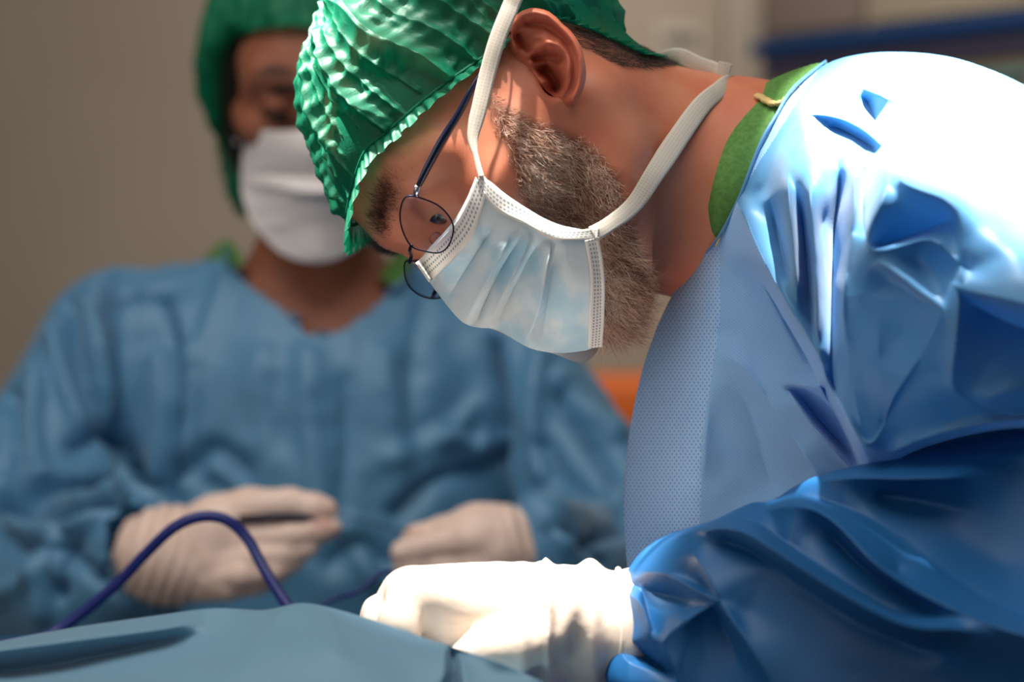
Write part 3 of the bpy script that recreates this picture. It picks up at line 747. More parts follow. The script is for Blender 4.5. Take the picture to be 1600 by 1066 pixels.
# the far half: the same cloth mirrored across the face, meeting at the fold over nose and chin
def mirror_far(V):
    L = HS.l(V); px, py = pxpy(V)
    x0 = 0.010; L2 = L.copy(); L2[:, 0] = 2*x0-L[:, 0]; return HS.w(L2)
pxm, pym = pxpy(MV)
x_s = HS.l(MV)[:, 0]
maskm = link_mesh('face_mask', MV, MF, M['mask'], surgeon, uv=MUV); maskm['label'] = 'pale blue pleated face mask'
sm = maskm.modifiers.new('thickness', 'SOLIDIFY'); sm.thickness = 0.0006; sm.offset = 0
bvh_m = make_bvh(MV, MF)
far_out = [(651,408,1.197),(668,436,1.197),(690,466,1.197),(728,508,1.197),(772,511,1.197),(830,547,1.197),(868,551,1.197),(905,572,1.225),(926,560,1.225),(941,540,1.235),(930,480,1.255),(860,440,1.27),(760,400,1.27),(690,395,1.245)]
V2, F2, U2 = cloth(far_out, [[(868,551,1.197),(905,530,1.235),(926,520,1.24)]], [(800,470,1.25)], levels=3)
link_mesh('mask_far_side', V2, F2, M['mask_edge'], surgeon)['label'] = 'white inner side of the mask beyond the chin'
def bindmat(name, col, rows, pitch, dash):
    m = mat(name, col, 0.65, 0.3, bump=(900, 0.3, 0.0003)); uv = node(m, 'ShaderNodeUVMap'); sp = node(m, 'ShaderNodeSeparateXYZ'); lk(m, uv.outputs[0], sp.inputs[0])
    def mth(op, a, b=None, c=None):
        n = node(m, 'ShaderNodeMath'); n.operation = op
        for i, v in enumerate((a, b, c)):
            if v is None: continue
            if isinstance(v, (int, float)): n.inputs[i].default_value = v
            else: lk(m, v, n.inputs[i])
        return n.outputs[0]
    s = mth('LESS_THAN', mth('FRACT', mth('DIVIDE', sp.outputs[0], pitch)), 0.55); acc = None
    for r_, w__ in rows:
        t = mth('COMPARE', sp.outputs[1], r_, w__); acc = t if acc is None else mth('MAXIMUM', acc, t)
    f = mth('MULTIPLY', s, acc); mx = node(m, 'ShaderNodeMix'); mx.data_type = 'RGBA'; mx.inputs[6].default_value = col; mx.inputs[7].default_value = dash
    lk(m, f, mx.inputs[0]); lk(m, mx.outputs[2], m.node_tree.nodes['Principled BSDF'].inputs['Base Color']); return m
M['bind'] = bindmat('mask_binding_stitched', srgb(226, 222, 216), [(0.28, 0.045), (0.5, 0.045), (0.72, 0.045)], 2.3, srgb(120, 140, 150))
def strip_on(name, bv, a, b, lift, m, parent, nseg=60, nw=6, dflt=1.17):
    A = catmull([(x, y, 0) for x, y in a], 10)[:, :2]; B = catmull([(x, y, 0) for x, y in b], 10)[:, :2]
    rs = lambda Q: np.stack([np.interp(np.linspace(0, 1, nseg), np.linspace(0, 1, len(Q)), Q[:, i]) for i in (0, 1)], 1)
    A, B = rs(A), rs(B); D = np.zeros((nseg, nw+1)); X = np.zeros((nseg, nw+1, 2))
    for i in range(nseg):
        for j in range(nw+1):
            X[i, j] = A[i]+(B[i]-A[i])*(0.03+0.94*j/nw); D[i, j] = surf(bv, X[i, j, 0], X[i, j, 1], np.nan)
    col = np.nanmean(D, axis=1); col = np.where(np.isnan(col), np.nanmean(D), col); D = np.where(np.isnan(D), col[:, None], D)
    for _ in range(3): D[1:-1] = (D[:-2]+D[2:]+2*D[1:-1])/4
    V = np.array([P(X[i, j, 0], X[i, j, 1], D[i, j]-lift) for i in range(nseg) for j in range(nw+1)]); UV = []
    s = np.concatenate([[0], np.cumsum(np.linalg.norm(np.diff(V.reshape(nseg, nw+1, 3)[:, nw//2], axis=0), axis=1))])*1000
    UV = np.array([(s[i], j/nw) for i in range(nseg) for j in range(nw+1)])
    F = np.array([(i*(nw+1)+j, i*(nw+1)+j+1, (i+1)*(nw+1)+j+1, (i+1)*(nw+1)+j) for i in range(nseg-1) for j in range(nw)])
    o = link_mesh(name, V, F, m, parent, uv=UV); md = o.modifiers.new('thickness', 'SOLIDIFY'); md.thickness = 0.0012; md.offset = 0; return o
strip_on('binding', bvh_m, [(750,268),(779,297),(823,326),(877,358),(936,355)], [(746,292),(779,331),(823,352),(865,374),(934,374)], 0.0012, M['bind'], maskm)
strip_on('binding', bvh_m, [(743,276),(728,313),(712,345),(683,378),(650,409)], [(761,305),(740,367),(705,409),(672,441)], 0.0014, M['bind'], maskm)
strip_on('binding', bvh_m, [(936,370),(944,431),(945,489),(942,541)], [(913,376),(922,431),(920,495),(918,544)], 0.0014, M['bind'], maskm)

# ---------------------------------------------------------------- mask tapes
def tape(name, pts, widths, parent, wav=0.0):
    pw = [P(*p) for p in pts]
    V, F, UV = ribbon(pw, widths, lambda t, p: (-p+np.array([0, 0, ZC])), 0.0007, 10, wav)
    return link_mesh(name, V, F, M['tie'], parent, uv=UV)
sk = lambda x, y, l=0.0025: (x, y, surf(bvh_s, x, y, 1.19, l))
cp = lambda x, y, l=0.002: (x, y, surf(bvh_cap, x, y, 1.17, l))
tape('tie', [(752,276,1.148),(745,250,1.149),(739,215,1.150),(750,165,1.150),(762,115,1.150),(777,62,1.149),(797,12,1.150),(812,-25,1.155),(830,-80,1.19),(850,-120,1.24)], [0.0032, 0.0028, 0.0080, 0.0086, 0.0086, 0.0090, 0.0092, 0.0092], maskm)
tape('tie', [(926,366,1.149),(950,352,1.154),sk(990,320,0.006),sk(1026,266,0.011),sk(1062,212,0.006),sk(1095,166,0.004),sk(1122,142,0.004),(1140,128,1.26),(1152,140,1.30)], [0.0085, 0.0080, 0.0095, 0.0115, 0.0110, 0.0100, 0.0085, 0.006], maskm)
tape('tie_bow', [(1138,132,1.262),(1120,112,1.268),(1088,100,1.272),(1060,88,1.275),(1040,92,1.28),(1050,104,1.285),(1085,104,1.285),(1115,108,1.28),(1133,126,1.27)], [0.006, 0.009, 0.010, 0.008, 0.010, 0.009, 0.007], maskm)
tape('tie_end', [(1130,130,1.262),(1130,115,1.262),(1134,98,1.262)], [0.004, 0.007, 0.0085], maskm)

# ---------------------------------------------------------------- eyeglasses
gl = empty('eyeglasses', P(665, 345, 1.19)); tag(gl, 'thin dark wire eyeglasses with navy temples on the nose of the bearded person', 'glasses')
nd = lambda x, y: 1.157+(y-305)/90*0.006
lens_n = catmull([(643,306,0),(630,313,0),(625,335,0),(629,360,0),(643,385,0),(665,393,0),(686,395,0),(700,385,0),(708,364,0),(706,346,0),(693,328,0),(675,316,0)], 8, True)[:, :2]
def lens(parent, poly, dfn, metal_upto):
    R = np.array([P(x, y, dfn(x, y)) for x, y in poly]); c = R.mean(0); n = len(R)
    nn_ = np.cross(R[n//4]-c, R[0]-c); nn_ /= np.linalg.norm(nn_); nn_ = nn_ if nn_[1] < 0 else -nn_
    rings = [c+(R-c)*s+nn_*0.0010*(1-s*s) for s in (0.25, 0.5, 0.75, 1.0)]
    V = np.concatenate([[c+nn_*0.0010]]+rings); F = [(0, 1+j, 1+(j+1) % n) for j in range(n)]
    for k in range(3): F += [(1+k*n+j, 1+(k+1)*n+j, 1+(k+1)*n+(j+1) % n, 1+k*n+(j+1) % n) for j in range(n)]
    g = link_mesh('lens', V, F, M['glass'], parent); md = g.modifiers.new('thickness', 'SOLIDIFY'); md.thickness = 0.0016
    Vt, Ft = tube(R, 0.00042, 8, True); link_mesh('rim', Vt, Ft, M['metal_dark'], parent); return R
Rn = lens(gl, lens_n, nd, 0)
lens_f = catmull([(636,408,0),(632,425,0),(638,446,0),(655,461,0),(676,467,0),(697,462,0),(704,448,0),(694,432,0),(668,414,0)], 8, True)[:, :2]
lens(gl, lens_f, lambda x, y: 1.212+(y-408)/60*0.040, 0)
Vt, Ft = tube([P(643,384,1.1625), P(640,392,1.180), P(643,400,1.207), P(640,410,1.213)], 0.0010, 8); link_mesh('bridge', Vt, Ft, M['metal_dark'], gl)
Vt, Ft = tube([P(650,306,1.157), P(651,297,1.156), P(653,290,1.155)], [0.0014, 0.0018, 0.0016], 10); link_mesh('hinge', Vt, Ft, M['metal'], gl)
tp = catmull([P(652,296,1.156), P(663,272,1.154), P(690,222,1.152), P(716,180,1.152), P(742,132,1.153), P(770,88,1.157), P(790,58,1.165), P(800,46,1.185)], 8)
Vt, Ft = tube(tp, np.interp(np.linspace(0, 1, len(tp)), [0, .12, .3, .5, .7, 1], [0.0014, 0.0026, 0.0034, 0.0026, 0.0015, 0.0012]), 10, flat=0.6); link_mesh('temple', Vt, Ft, M['navy'], gl)
tpf = catmull([P(675,466,1.262), P(760,300,1.33), P(840,160,1.34)], 8)
Vt, Ft = tube(tpf, 0.0012, 8); link_mesh('temple', Vt, Ft, M['navy'], gl)
c_ = P(678, 376, 1.186); Vt, Ft = tube([c_, c_+[0.002, 0.003, 0.002]], 0.0032, 12); link_mesh('nose_pad', Vt, Ft, M['glass'], gl)

# ---------------------------------------------------------------- green scrub collar
col_out = [(1181,134,1.262),(1160,168,1.236),(1136,215,1.216),(1114,280,1.206),(1103,340,1.212),(1097,398,1.232),
           (1125,400,1.222),(1160,330,1.200),(1200,240,1.205),(1240,170,1.222),(1300,110,1.25),(1296,92,1.262),(1240,108,1.262)]
Vc, Fc, Uc = cloth(col_out, [[(1181,134,1.262),(1190,155,1.236),(1214,162,1.226),(1240,150,1.226)],[(1150,225,1.207),(1126,300,1.200),(1116,370,1.212)]], [(1180,190,1.214),(1230,130,1.238),(1255,120,1.243),(1210,122,1.252),(1150,280,1.200)], levels=4, back=0.075, backw=40)
pxc, pyc = pxpy(Vc); Vc[:, 1] += 0.0008*np.sin(Uc[:, 0]*0.75+Uc[:, 1]*0.28)*(Uc[:, 1] < 160)
collar = link_mesh('scrub_collar', Vc, Fc, M['scrub'], surgeon, uv=Uc); collar['label'] = 'green scrub collar with cream seam'
pp = catmull([P(1177,138,1.256), P(1184,149,1.243), P(1194,155,1.231), P(1204,161,1.225), P(1215,162,1.222), P(1226,157,1.220), P(1236,148,1.221), P(1248,136,1.222)], 8)
rr_ = 0.0021+0.0012*np.abs(np.sin(np.arange(len(pp))*0.42)); Vt, Ft = tube(pp, rr_, 10, flat=0.55); link_mesh('seam_piping', Vt, Ft, M['piping'], collar)
Vt, Ft = tube(catmull([P(1222,190,1.192), P(1182,255,1.186), P(1150,322,1.186), P(1118,385,1.198)], 8), 0.0005, 6); link_mesh('seam', Vt, Ft, M['piping'], collar)

# ---------------------------------------------------------------- the surgeon's gown
g_out = [(1290,96,1.262),(1240,137,1.213),(1213,180,1.192),(1188,225,1.184),(1155,310,1.182),(1125,368,1.195),(1098,402,1.228),
  (1060,440,1.25),(1025,510,1.26),(1002,580,1.262),(985,660,1.262),(975,740,1.262),(973,800,1.26),(980,900,1.26),(1000,1040,1.26),
  (1300,1120,1.22),(1650,1080,1.20),(1790,700,1.16),(1790,320,1.18),(1690,175,1.21),(1600,131,1.225),(1535,101,1.235),(1480,86,1.24),(1400,79,1.245),(1340,84,1.25)]
g_cr = [
 [(1125,395,1.196),(1123,511,1.187),(1099,680,1.192),(1095,900,1.2)],
 [(1129,530,1.180),(1200,620,1.163),(1271,729,1.153),(1310,800,1.15)],
 [(1160,600,1.184),(1190,700,1.184),(1215,780,1.185)],
 [(1223,600,1.158),(1260,603,1.152),(1290,606,1.148)],
 [(1225,602,1.160),(1262,655,1.150),(1300,700,1.146),(1345,745,1.15)],
 [(1244,612,1.178),(1282,660,1.180),(1330,712,1.172)],
 [(1152,312,1.176),(1162,334,1.163),(1196,414,1.135),(1240,490,1.110),(1280,556,1.095),(1313,628,1.085),(1358,718,1.075)],
 [(1183,425,1.164),(1224,497,1.156),(1263,563,1.152),(1296,632,1.152),(1338,716,1.155)],
 [(1205,315,1.166),(1222,390,1.156),(1234,458,1.118)],
 [(1228,262,1.130),(1236,340,1.106),(1241,400,1.100),(1247,455,1.100)],
 [(1252,310,1.132),(1259,400,1.128),(1266,480,1.122),(1272,545,1.100)],
 [(1262,290,1.102),(1270,340,1.094),(1275,400,1.089),(1278,470,1.087),(1277,545,1.089)],
 [(1318,262,1.128),(1303,350,1.124),(1301,430,1.116),(1300,500,1.104),(1299,560,1.096),(1302,620,1.090)],
 [(1330,232,1.120),(1339,300,1.078),(1333,360,1.070),(1324,430,1.064),(1317,470,1.064),(1322,520,1.066),(1330,600,1.070),(1352,700,1.076)],
 [(1352,250,1.105),(1349,300,1.092),(1348,345,1.086),(1353,375,1.062)],
 [(1380,229,1.112),(1391,287,1.056),(1368,335,1.052),(1354,368,1.050),(1358,397,1.043)],
 [(1391,284,1.054),(1450,300,1.042),(1502,319,1.028)],
 [(1362,388,1.066),(1400,377,1.070),(1450,360,1.068),(1498,332,1.050)],
 [(1358,397,1.043),(1400,388,1.043),(1448,370,1.040),(1470,380,1.034),(1490,400,1.028),(1516,426,1.026)],
 [(1502,319,1.028),(1503,400,1.026),(1505,448,1.016)],
 [(1358,400,1.043),(1400,425,1.040),(1438,458,1.035),(1479,482,1.028)],
 [(1318,466,1.062),(1338,463,1.056),(1400,464,1.048),(1479,482,1.028)],
 [(1479,482,1.028),(1440,560,1.042),(1395,622,1.056),(1358,718,1.075)],
 [(1400,620,1.058),(1380,660,1.070)],
 [(1503,450,1.012),(1550,461,1.004),(1605,475,0.998),(1700,500,1.0)],
 [(1503,452,1.014),(1494,530,1.030),(1486,607,1.036),(1500,620,1.04),(1572,653,1.05)],
 [(1512,470,1.046),(1560,500,1.046),(1620,520,1.046),(1700,540,1.046)],
 [(1391,712,1.078),(1421,693,1.068),(1493,670,1.056),(1565,656,1.048),(1660,650,1.045)],
 [(1396,722,1.15),(1430,704,1.165),(1500,684,1.17),(1570,672,1.17),(1660,668,1.16)],
 [(1345,138,1.192),(1380,150,1.172),(1411,166,1.150)],
 [(1352,150,1.204),(1368,185,1.180),(1381,226,1.116)],
 [(1411,168,1.150),(1396,182,1.148),(1388,205,1.130)],
 [(1290,180,1.168),(1322,187,1.158),(1358,208,1.132),(1378,226,1.112)],
 [(1296,192,1.172),(1325,206,1.166),(1352,222,1.150),(1370,236,1.122)],
 [(1312,147,1.192),(1330,165,1.184),(1352,195,1.160)],
 [(1240,182,1.172),(1262,178,1.170),(1290,180,1.168)],
 [(1375,520,1.052),(1372,560,1.056)],
]
g_fr = [(1060,520,1.228),(1095,470,1.205),(1045,640,1.222),(1030,780,1.218),(1075,640,1.203),(1060,780,1.2),(1155,440,1.182),(1170,540,1.176),(1150,760,1.19),(1200,520,1.165),(1193,455,1.168),
  (1238,549,1.158),(1450,130,1.2),(1540,160,1.195),(1470,200,1.142),(1560,240,1.128),(1440,240,1.10),(1530,290,1.062),(1620,250,1.13),(1600,340,1.045),(1580,400,1.015),(1560,440,1.010),
  (1650,420,1.02),(1220,215,1.176),(1255,160,1.190),(1212,262,1.165),(1262,225,1.140),(1183,290,1.172),(1290,240,1.128),(1300,290,1.112),(1285,350,1.115),(1395,440,1.052),(1430,405,1.052),(1465,435,1.045),
  (1400,540,1.052),(1450,620,1.045),(1545,580,1.045),(1600,600,1.025),(1540,630,1.035),(1300,150,1.195),(1320,120,1.215),(1400,120,1.21),(1290,600,1.10),(1300,560,1.088),(1318,580,1.080),(1430,335,1.058),(1460,340,1.056),
  (1430,760,1.165),(1600,760,1.16),(1360,800,1.16)]
GV, GF, GUV = cloth(g_out, g_cr, g_fr, levels=4, sharp=4, back=0.22, backw=120)
GV = amplify(GV, GF, 1.7)
GV[:, 1] += 0.0016*ridged(GV, 22, 51)
GV[:, 1] += 0.0012*vnoise(GV, 45, 21)+0.0006*vnoise(GV, 110, 22)
gown = link_mesh('gown', GV, GF, M['gown'], surgeon, uv=GUV); gown['label'] = 'light blue surgical gown'
gown.data.materials.append(M['gown_dots']); gown.data.materials.append(M['gown_fine'])
chest = [(1290,90),(1150,312),(1196,414),(1240,490),(1280,556),(1313,628),(1358,718),(1350,1100),(900,1100),(900,300)]
ci = in_poly(GUV[GF].mean(1)[:, 0], GUV[GF].mean(1)[:, 1], chest)
gown.data.polygons.foreach_set('material_index', np.where(ci, np.where(GUV[GF].mean(1)[:, 0] < 1100+0.05*(GUV[GF].mean(1)[:, 1]-400)*0-30*np.clip((GUV[GF].mean(1)[:, 1]-500)/200, 0, 1)+25, 1, 2), 0).astype(np.int32))
rim_g = catmull([P(x, y, d-0.001) for x, y, d in g_out[:8]], 8)
Vt, Ft = tube(rim_g, 0.0010, 8); link_mesh('gown_edge', Vt, Ft, M['gown'], gown)

# near sleeve along the bottom right
s_out = [(971,918,1.125),(966,960,1.115),(958,992,1.11),(945,1032,1.105),(940,1110,1.10),(1250,1160,1.0),(1650,1160,0.98),(1760,1000,0.97),(1760,700,1.03),
  (1600,708,1.065),(1500,710,1.075),(1420,716,1.085),(1370,722,1.09),(1320,731,1.095),(1250,751,1.10),(1215,782,1.105),(1190,786,1.105),(1174,783,1.106),(1112,817,1.108),(1057,829,1.112),(1013,848,1.118),(980,886,1.124)]
s_cr = [
 [(1057,840,1.09),(1112,824,1.062),(1160,828,1.040),(1195,850,1.022),(1250,887,1.000),(1320,932,0.980),(1403,976,0.966),(1450,986,0.964),(1510,980,0.966)],
 [(1120,838,1.070),(1180,862,1.050),(1240,908,1.030),(1310,955,1.010),(1400,1005,1.0),(1500,1030,0.99)],
 [(1130,812,1.088),(1180,812,1.080),(1230,850,1.062),(1300,900,1.038),(1380,950,1.015),(1430,968,1.0)],
 [(1219,791,1.075),(1263,787,1.060),(1320,827,1.035),(1362,883,1.012),(1449,935,0.992),(1513,964,0.975),(1594,993,0.965),(1700,1010,0.96)],
 [(1290,820,1.068),(1345,890,1.045),(1430,945,1.012),(1480,965,0.99)],
 [(1250,772,1.085),(1330,790,1.066),(1420,850,1.045),(1520,930,1.015),(1620,980,0.995)],
 [(1190,786,1.104),(1200,800,1.088),(1219,791,1.075)],
 [(1270,752,1.085),(1340,745,1.062),(1420,750,1.048),(1520,745,1.04)],
 [(1350,770,1.075),(1430,780,1.062),(1520,800,1.055)],
 [(994,896,1.104),(1040,893,1.078),(1081,940-20,1.062),(1123,940,1.040)],
 [(985,912,1.112),(1020,925,1.100),(1060,935,1.085),(1078,945,1.070)],
 [(1081,858,1.066),(1105,899,1.048),(1123,940,1.040),(1160,992,1.030),(1205,1066,1.020),(1240,1140,1.02)],
 [(1123,940,1.040),(1075,968,1.058),(1023,1002,1.072),(1060,1045,1.062),(1068,1100,1.06)],
 [(1000,910,1.105),(1010,950,1.098),(1023,995,1.080)],
 [(972,925,1.115),(998,935,1.092),(1010,960,1.086),(1020,1000,1.074)],
 [(972,992,1.112),(968,1033,1.095),(1010,1045,1.082),(1057,1064,1.072)],
 [(975,1000,1.105),(1010,1030,1.100),(1050,1058,1.088)],
 [(1092,905,1.072),(1130,975,1.062),(1165,1050,1.05)],
]
s_fr = [(1160,960,1.045),(1250,1000,1.02),(1350,1080,1.0),(1200,900,1.04),(1400,900,1.03),(1560,880,1.04),(1500,850,1.05),(1650,880,1.03),(1550,1060,0.985),(1040,862,1.09),(1100,1020,1.06),(960,1070,1.088),(1420,730,1.07)]
BV, BF, BUV = cloth(s_out, s_cr, s_fr, levels=4, sharp=3, back=0.10, backw=90)
BV = amplify(BV, BF, 1.6); BV[:, 1] += 0.0022*ridged(BV, 18, 61)
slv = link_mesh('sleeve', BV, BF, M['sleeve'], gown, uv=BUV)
# ---------------------------------------------------------------- gloved hand of the surgeon
G = SDF(P(520, 1230, 1.12)-[0, 0.10, 0.02], P(1040, 840, 1.12)+[0, 0.10, 0.02], 0.0016)
c = lambda a, ra, b, rb, k=0.008: G.cone(P(*a), ra, P(*b), rb, k)
c((985,985,1.130),0.0300,(905,980,1.128),0.0285,0.01)            # wrist in the cuff
c((905,980,1.128),0.0285,(850,972,1.125),0.0260,0.015)
for (kx, ky, kd, r) in ((645,925,1.098,0.0115),(640,930,1.115,0.0120),(655,932,1.134,0.0115),(680,936,1.152,0.0105)):   # metacarpals
    c((850,955,1.10+(kd-1.098)*0.8),0.0150,(kx,ky,kd),r,0.016)
G.ell(P(745,965,1.125),(0.042,0.030,0.021),None,0.02)
def finger(pts, k=0.004):
    for a, b in zip(pts[:-1], pts[1:]): c(a[:3], a[3], b[:3], b[3], k)
finger([(645,928,1.098,0.0112),(622,975,1.088,0.0098),(640,1040,1.090,0.0088),(668,1085,1.098,0.0078)])     # index
finger([(632,930,1.115,0.0118),(598,972,1.110,0.0098),(600,1035,1.108,0.0088),(625,1085,1.110,0.0078)])     # middle
finger([(640,932,1.134,0.0112),(590,958,1.134,0.0078),(578,972,1.136,0.0060)])                              # ring, tip showing
finger([(655,936,1.152,0.0100),(604,945,1.156,0.0062),(597,938,1.156,0.0045)])
finger([(850,985,1.100,0.0165),(800,1010,1.086,0.0130),(755,1016,1.080,0.0105),(716,1040,1.080,0.0088)])     # thumb
AV, AF = G.mesh(2)
ax_, ay_ = pxpy(AV); Nn = vnormals(AV, AF)
wr = 0.0009*np.sin((ax_-880)*0.16+3*vnoise(AV, 25, 4))*np.exp(-((ax_-885)/70)**2)+0.0005*vnoise(AV, 90, 5)+0.0018*np.sin((ax_-900)*0.085+2*vnoise(AV, 18, 8))*(ax_ > 850)
AV = AV+Nn*wr[:, None]
gl1 = link_mesh('glove', AV, AF, M['glove_s'], surgeon); gl1['label'] = 'pale latex glove in bright light'
an = np.linspace(0, 2*np.pi, 40, endpoint=False); cc = P(968, 985, 1.130)
ring = [cc+np.array([0.0006*math.sin(3*a), 0.0305*math.cos(a), 0.0305*math.sin(a)]) for a in an]
Vt, Ft = tube(ring, 0.0016, 8, True); link_mesh('cuff_rim', Vt, Ft, M['glove_s'], gl1)

# ================================================================== NURSE
HN = Frame(P(492, 167, 2.10), (0.06, -0.93, -0.33), (-1, -0.06, 0))
nurse = empty('person', (-0.19, 2.1, 0.0))
tag(nurse, 'person in blue gown and white mask standing behind, holding a thread in both gloved hands', 'person')
S = SDF(P(300, 780, 2.1)-[0.02, 0.16, 0], P(700, -60, 2.1)+[0.02, 0.16, 0.03], 0.0034)
add_head(S, HN, True, lid=0.97)
S.cone(HN.w((0, -0.02, -0.045)), 0.050, P(497, 520, 2.13), 0.054, 0.02)
S.cone(P(400, 505, 2.13), 0.035, P(590, 505, 2.13), 0.035, 0.05)
S.cone(P(497, 480, 2.14), 0.062, P(497, 720, 2.14), 0.085, 0.05)
S.ell(P(495, 600, 2.11), (0.13, 0.07, 0.09), None, 0.04)
NV, NF = S.mesh(2)
bvh_n = make_bvh(NV, NF); Ln = HN.l(NV)
brow = np.exp(-((np.abs(np.abs(Ln[:, 0])-0.031)/0.019)**4+((Ln[:, 2]-0.051-0.004*np.cos((np.abs(Ln[:, 0])-.03)*80))/0.0048)**2))*(Ln[:, 1] > 0.04)
lash = np.exp(-((np.abs(np.abs(Ln[:, 0])-0.032)/0.013)**4+((Ln[:, 2]-0.0125)/0.0034)**2))*(Ln[:, 1] > 0.06)
nb = link_mesh('body', NV, NF, M['skin_n'], nurse, attrs={'beard': np.clip(np.maximum(brow, lash), 0, 1)})
M['skin_n'].node_tree.nodes  # stubble colour input is the dark brow here
eyes(HN, nurse, (0.0, 0.6, -0.8), (M['eye'], M['iris']))
for s in (-1, 1):                       # lashes of the lowered lids
    pa = [HN.w((s*0.032+dx, 0.0785+math.sqrt(max(0.0146**2-dx*dx, 0))*0.93, 0.0145+abs(dx)*0.12)) for dx in np.linspace(-0.012, 0.012, 12)]
    Vt, Ft = tube(pa, 0.0018, 6); link_mesh('eyelashes', Vt, Ft, M['blackhair'], nurse)
for sgn in (-1, 1):
    mx_ = lambda x: 498+sgn*(498-x)
    for nm, pl_, rr_ in (('eyebrow', [(418,153),(430,142),(448,136),(466,136),(480,140)], 0.0032), ('eyelash_line', [(426,182),(436,189),(450,193),(464,192),(474,187)], 0.0026)):
        pa = catmull([P(mx_(x), y, surf(bvh_n, mx_(x), y, 2.0, 0.0003)) for x, y in pl_], 5); Vt, Ft = tube(pa, np.interp(np.linspace(0, 1, len(pa)), [0, .3, 1], [0.0006, rr_, rr_*0.8]), 8); link_mesh(nm, Vt, Ft, M['blackhair'], nurse)
# hair: a dark mass round the skull, framing the face and tied low at the back
S2 = SDF(P(250, 460, 2.1)-[0.02, 0.2, 0], P(740, -120, 2.1)+[0.02, 0.2, 0.03], 0.0040)
S2.ell(HN.w((0, -0.016, 0.055)), (0.083, 0.103, 0.085), HN.R, 0.01)
for s in (-1, 1): S2.ell(HN.w((s*0.068, -0.022, 0.0)), (0.020, 0.060, 0.070), HN.R, 0.02)
S2.ell(HN.w((0, -0.07, -0.02)), (0.075, 0.05, 0.07), HN.R, 0.02)
S2.ell(HN.w((0, 0.098, 0.025)), (0.066, 0.062, 0.080), HN.R, 0.006, True)
V, F = S2.mesh(2); hr = link_mesh('hair', V, F, M['blackhair'], nurse)
rimn = [(0, 0.088, 0.098), (-0.045, 0.070, 0.092), (-0.076, 0.028, 0.070), (-0.088, 0.004, 0.02), (-0.090, -0.010, -0.055), (-0.068, -0.020, -0.112), (0, -0.085, -0.110)]
rim_l = [np.array(p) for p in rimn]+[np.array(p)*[-1, 1, 1] for p in rimn[1:-1][::-1]]
V, F, R_ = bouffant(HN, rim_l, (0, -0.032, 0.035), (0.110, 0.134, 0.122), (0, -0.04, 0.156), pleats=36, amp=0.004, seed=6, ruffle=0.006, nt=40, nth=400, bvh=make_bvh(V, F))
cn_ = link_mesh('surgical_cap', V, F, M['cap_n'], nurse); cn_['label'] = 'dark green surgical cap over gathered hair'
# ears and earring
er = P(369, 222, 2.070); bm = bmesh.new(); bmesh.ops.create_uvsphere(bm, u_segments=16, v_segments=10, radius=0.0030)
Ve = np.array([tuple(v.co) for v in bm.verts])+er; Fe = [tuple(v.index for v in f.verts) for f in bm.faces]; bm.free(); link_mesh('earring', Ve, Fe, M['metal'], nurse)
Se = SDF(er-[0.03, 0.03, 0.03], er+[0.03, 0.03, 0.04], 0.002); Se.ell(P(373, 196, 2.095), (0.006, 0.014, 0.022), None, 0.004); V, F = Se.mesh(1)
link_mesh('ear', V, F, M['skin_n'], nurse)
# mask of the nurse: a pleated sheet wrapped round the lower face
mk = lambda x, y, d: (x, y, d)
mo = [mk(386,204,2.045),(420,203,2.008),(455,206,1.985),(492,196,1.965),(530,206,1.985),(565,203,2.008),(598,204,2.045),(606,240,2.05),(612,290,2.05),(600,330,2.045),(585,362,2.03),(555,392,2.012),(520,409,2.0),(495,412,1.997),(465,409,2.0),(432,394,2.012),(402,362,2.03),(382,330,2.045),(376,290,2.055),(377,240,2.055)]
mc = [[mk(381,292,2.052),(420,290,2.012),(455,297,1.975),(495,302,1.962),(535,297,1.975),(570,290,2.012),(607,292,2.052)],
      [mk(381,304,2.052),(420,305,2.018),(455,312,1.985),(495,318,1.974),(535,312,1.985),(570,305,2.018),(607,302,2.052)],
      [mk(380,262,2.052),(430,258,2.004),(495,262,1.958),(560,258,2.004),(608,262,2.052)],
      [mk(380,272,2.052),(430,272,2.010),(495,280,1.970),(560,272,2.010),(608,272,2.052)],
      [mk(400,352,2.035),(440,348,2.002),(495,352,1.980),(550,348,2.002),(590,352,2.035)],
      [mk(440,300,2.0),(425,340,2.016),(448,362,2.002)]]
V, F, U = cloth(mo, mc, [(495,230,1.952),(440,235,1.99),(550,235,1.99),(495,385,1.986)], levels=4, sharp=3)
mn = link_mesh('face_mask', V, F, M['mask_n'], nurse, uv=U); mn['label'] = 'white pleated face mask'; md = mn.modifiers.new('thickness', 'SOLIDIFY'); md.thickness = 0.001
for sx, pts in ((0, [(388,206,2.045),(381,192,2.06),(374,178,2.085)]), (1, [(598,206,2.045),(606,190,2.06),(612,176,2.085)])):
    V, F, UV = ribbon([P(*p) for p in pts], [0.004, 0.004, 0.004], lambda t, p: np.array([0, -1.0, 0]), 0.0008, 6); link_mesh('tie', V, F, M['mask_edge'], mn)
